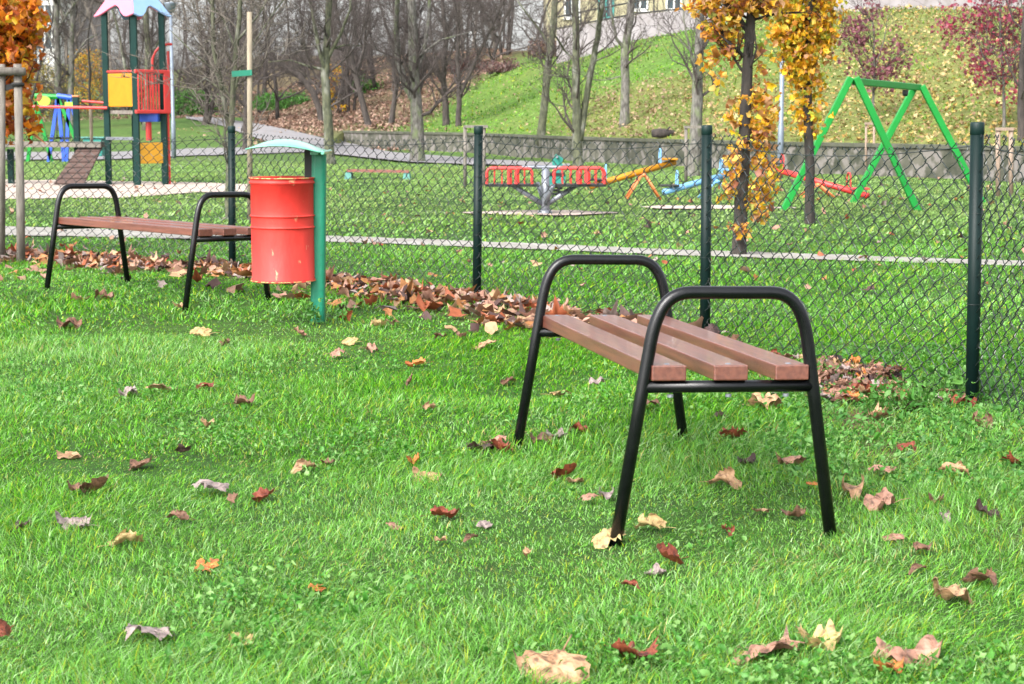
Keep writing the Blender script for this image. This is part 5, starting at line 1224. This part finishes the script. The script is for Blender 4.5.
# ------------------------------------------------------------------ weeds by the posts
def weeds(px, py, n, label):
    c = GT(px, py); root = empty('weed_clump', c, label, 'weeds'); mb = MB(); rng = random.Random(int(px)); P = []
    for k in range(n):
        d = np.array((rng.gauss(0, .5), rng.gauss(0, .5), 1.)); d /= np.linalg.norm(d); b = np.array((rng.gauss(0, .09), rng.gauss(0, .06), 0)); L = rng.uniform(.05, .17); mb.tube([b, b + d * L * .6, b + d * L + np.array((0, 0, -.01))], [.0018, .0015, .001], 3)
        for j in range(4): P.append(b + d * L * (.4 + .2 * j) + np.array([rng.gauss(0, .014) for _ in range(3)]))
    mb.build('stems', mat('weed_stem', (.06, .16, .03), None, .6), root)
    leaf_stuff('foliage', P, NR.uniform(.018, .038, len(P)), np.array([(.08, .24, .03), (.05, .18, .02), (.12, .30, .05)])[NR.integers(0, 3, len(P))], '', m=M['leafc'], flat=.7, parent=root, kind=None, lob=False)
weeds(238, 268, 40, 'small leafy weeds round the foot of the fence post behind the far bench')
weeds(968, 398, 60, 'leafy green weeds round the foot of the corner fence post')
weeds(905, 410, 40, 'low broad leaved weeds left of the corner fence post')
weeds(316, 324, 26, 'small weeds round the foot of the green bin post')
n = 5200; Y = NR.uniform(5.6, 9.2, n); X = NR.uniform(.9, 2.6, n); ok = (NR.random(n) < fbm(X * 2, Y * 2) * 1.3) & (X < Y * .31)
X, Y = X[ok], Y[ok]; n = len(X)
leaf_stuff('clover', np.stack([X, Y, terr(X, Y) + NR.uniform(.02, .055, n)], -1), NR.uniform(.014, .032, n), np.array([(.07, .24, .03), (.05, .18, .025), (.12, .30, .06)])[NR.integers(0, 3, n)], 'patch of small leaved clover in the lawn near the corner post', m=M['leafc'], flat=.45, lob=False, cat='clover')

n = 60000; Y = 3.2 * (14 / 3.2) ** NR.random(n); X = NR.uniform(-.33, .33, n) * Y; ok = NR.random(n) < np.clip(fbm(X * 1.7 + 60, Y * 1.7, 3) * 5 - 2.7, 0, 1); X, Y = X[ok], Y[ok]; n = len(X)
leaf_stuff('lawn_weeds', np.stack([X, Y, terr(X, Y) + NR.uniform(.012, .038, n)], -1), NR.uniform(.010, .024, n), np.array([(.08, .28, .03), (.05, .20, .02), (.15, .34, .07), (.20, .38, .10)])[NR.integers(0, 4, n)], 'patches of clover and small weeds mixed into the front lawn', m=M['leafc'], flat=.5, lob=False, cat='weeds')

# ------------------------------------------------------------------ camera, light, sky
cam = bpy.data.cameras.new('camera'); co = bpy.data.objects.new('camera', cam); COL.objects.link(co); sc.camera = co
cam.sensor_width = 36; cam.lens = F / 1024 * 36; cam.clip_end = 2000; cam.clip_start = .05
co.location = (0, 0, CH); co.rotation_euler = (PI / 2 - TH, 0, 0)
cam.dof.use_dof = True; cam.dof.focus_distance = 7.2; cam.dof.aperture_fstop = 11.0
w = bpy.data.worlds.new('World'); sc.world = w; w.use_nodes = True; N = w.node_tree.nodes; L = w.node_tree.links
EL, AZ = 42, 215          # sun elevation, compass azimuth of the sun as seen from above (deg, clockwise from +Y)
sk = N.new('ShaderNodeTexSky'); sk.sky_type = 'NISHITA'; sk.sun_disc = False; sk.sun_elevation = math.radians(EL); sk.sun_rotation = math.radians(AZ); sk.dust_density = 4; sk.air_density = 1.0
bg = N['Background']; bg.inputs['Strength'].default_value = .145
hs = N.new('ShaderNodeHueSaturation'); hs.inputs['Saturation'].default_value = .22; hs.inputs['Value'].default_value = 1.15
L.new(sk.outputs[0], hs.inputs['Color']); L.new(hs.outputs[0], bg.inputs['Color'])
sn = bpy.data.lights.new('sun', 'SUN'); sn.energy = 1.35; sn.angle = math.radians(26); sn.color = (1, .96, .90); so = bpy.data.objects.new('sun', sn); COL.objects.link(so)
a = math.radians(AZ); e = math.radians(EL)
from mathutils import Vector
dirv = Vector((math.sin(a) * math.cos(e), math.cos(a) * math.cos(e), math.sin(e))); so.rotation_euler = dirv.to_track_quat('Z', 'Y').to_euler(); so.location = (0, -5, 20)
sc.view_settings.view_transform = 'Standard'; sc.view_settings.look = 'None'; sc.view_settings.gamma = 1; sc.view_settings.exposure = 1.56
sc.cycles.max_bounces = 5; sc.cycles.diffuse_bounces = 2; sc.cycles.glossy_bounces = 2; sc.cycles.transmission_bounces = 2; sc.cycles.use_denoising = True
sc.render.resolution_x = 1024; sc.render.resolution_y = 684
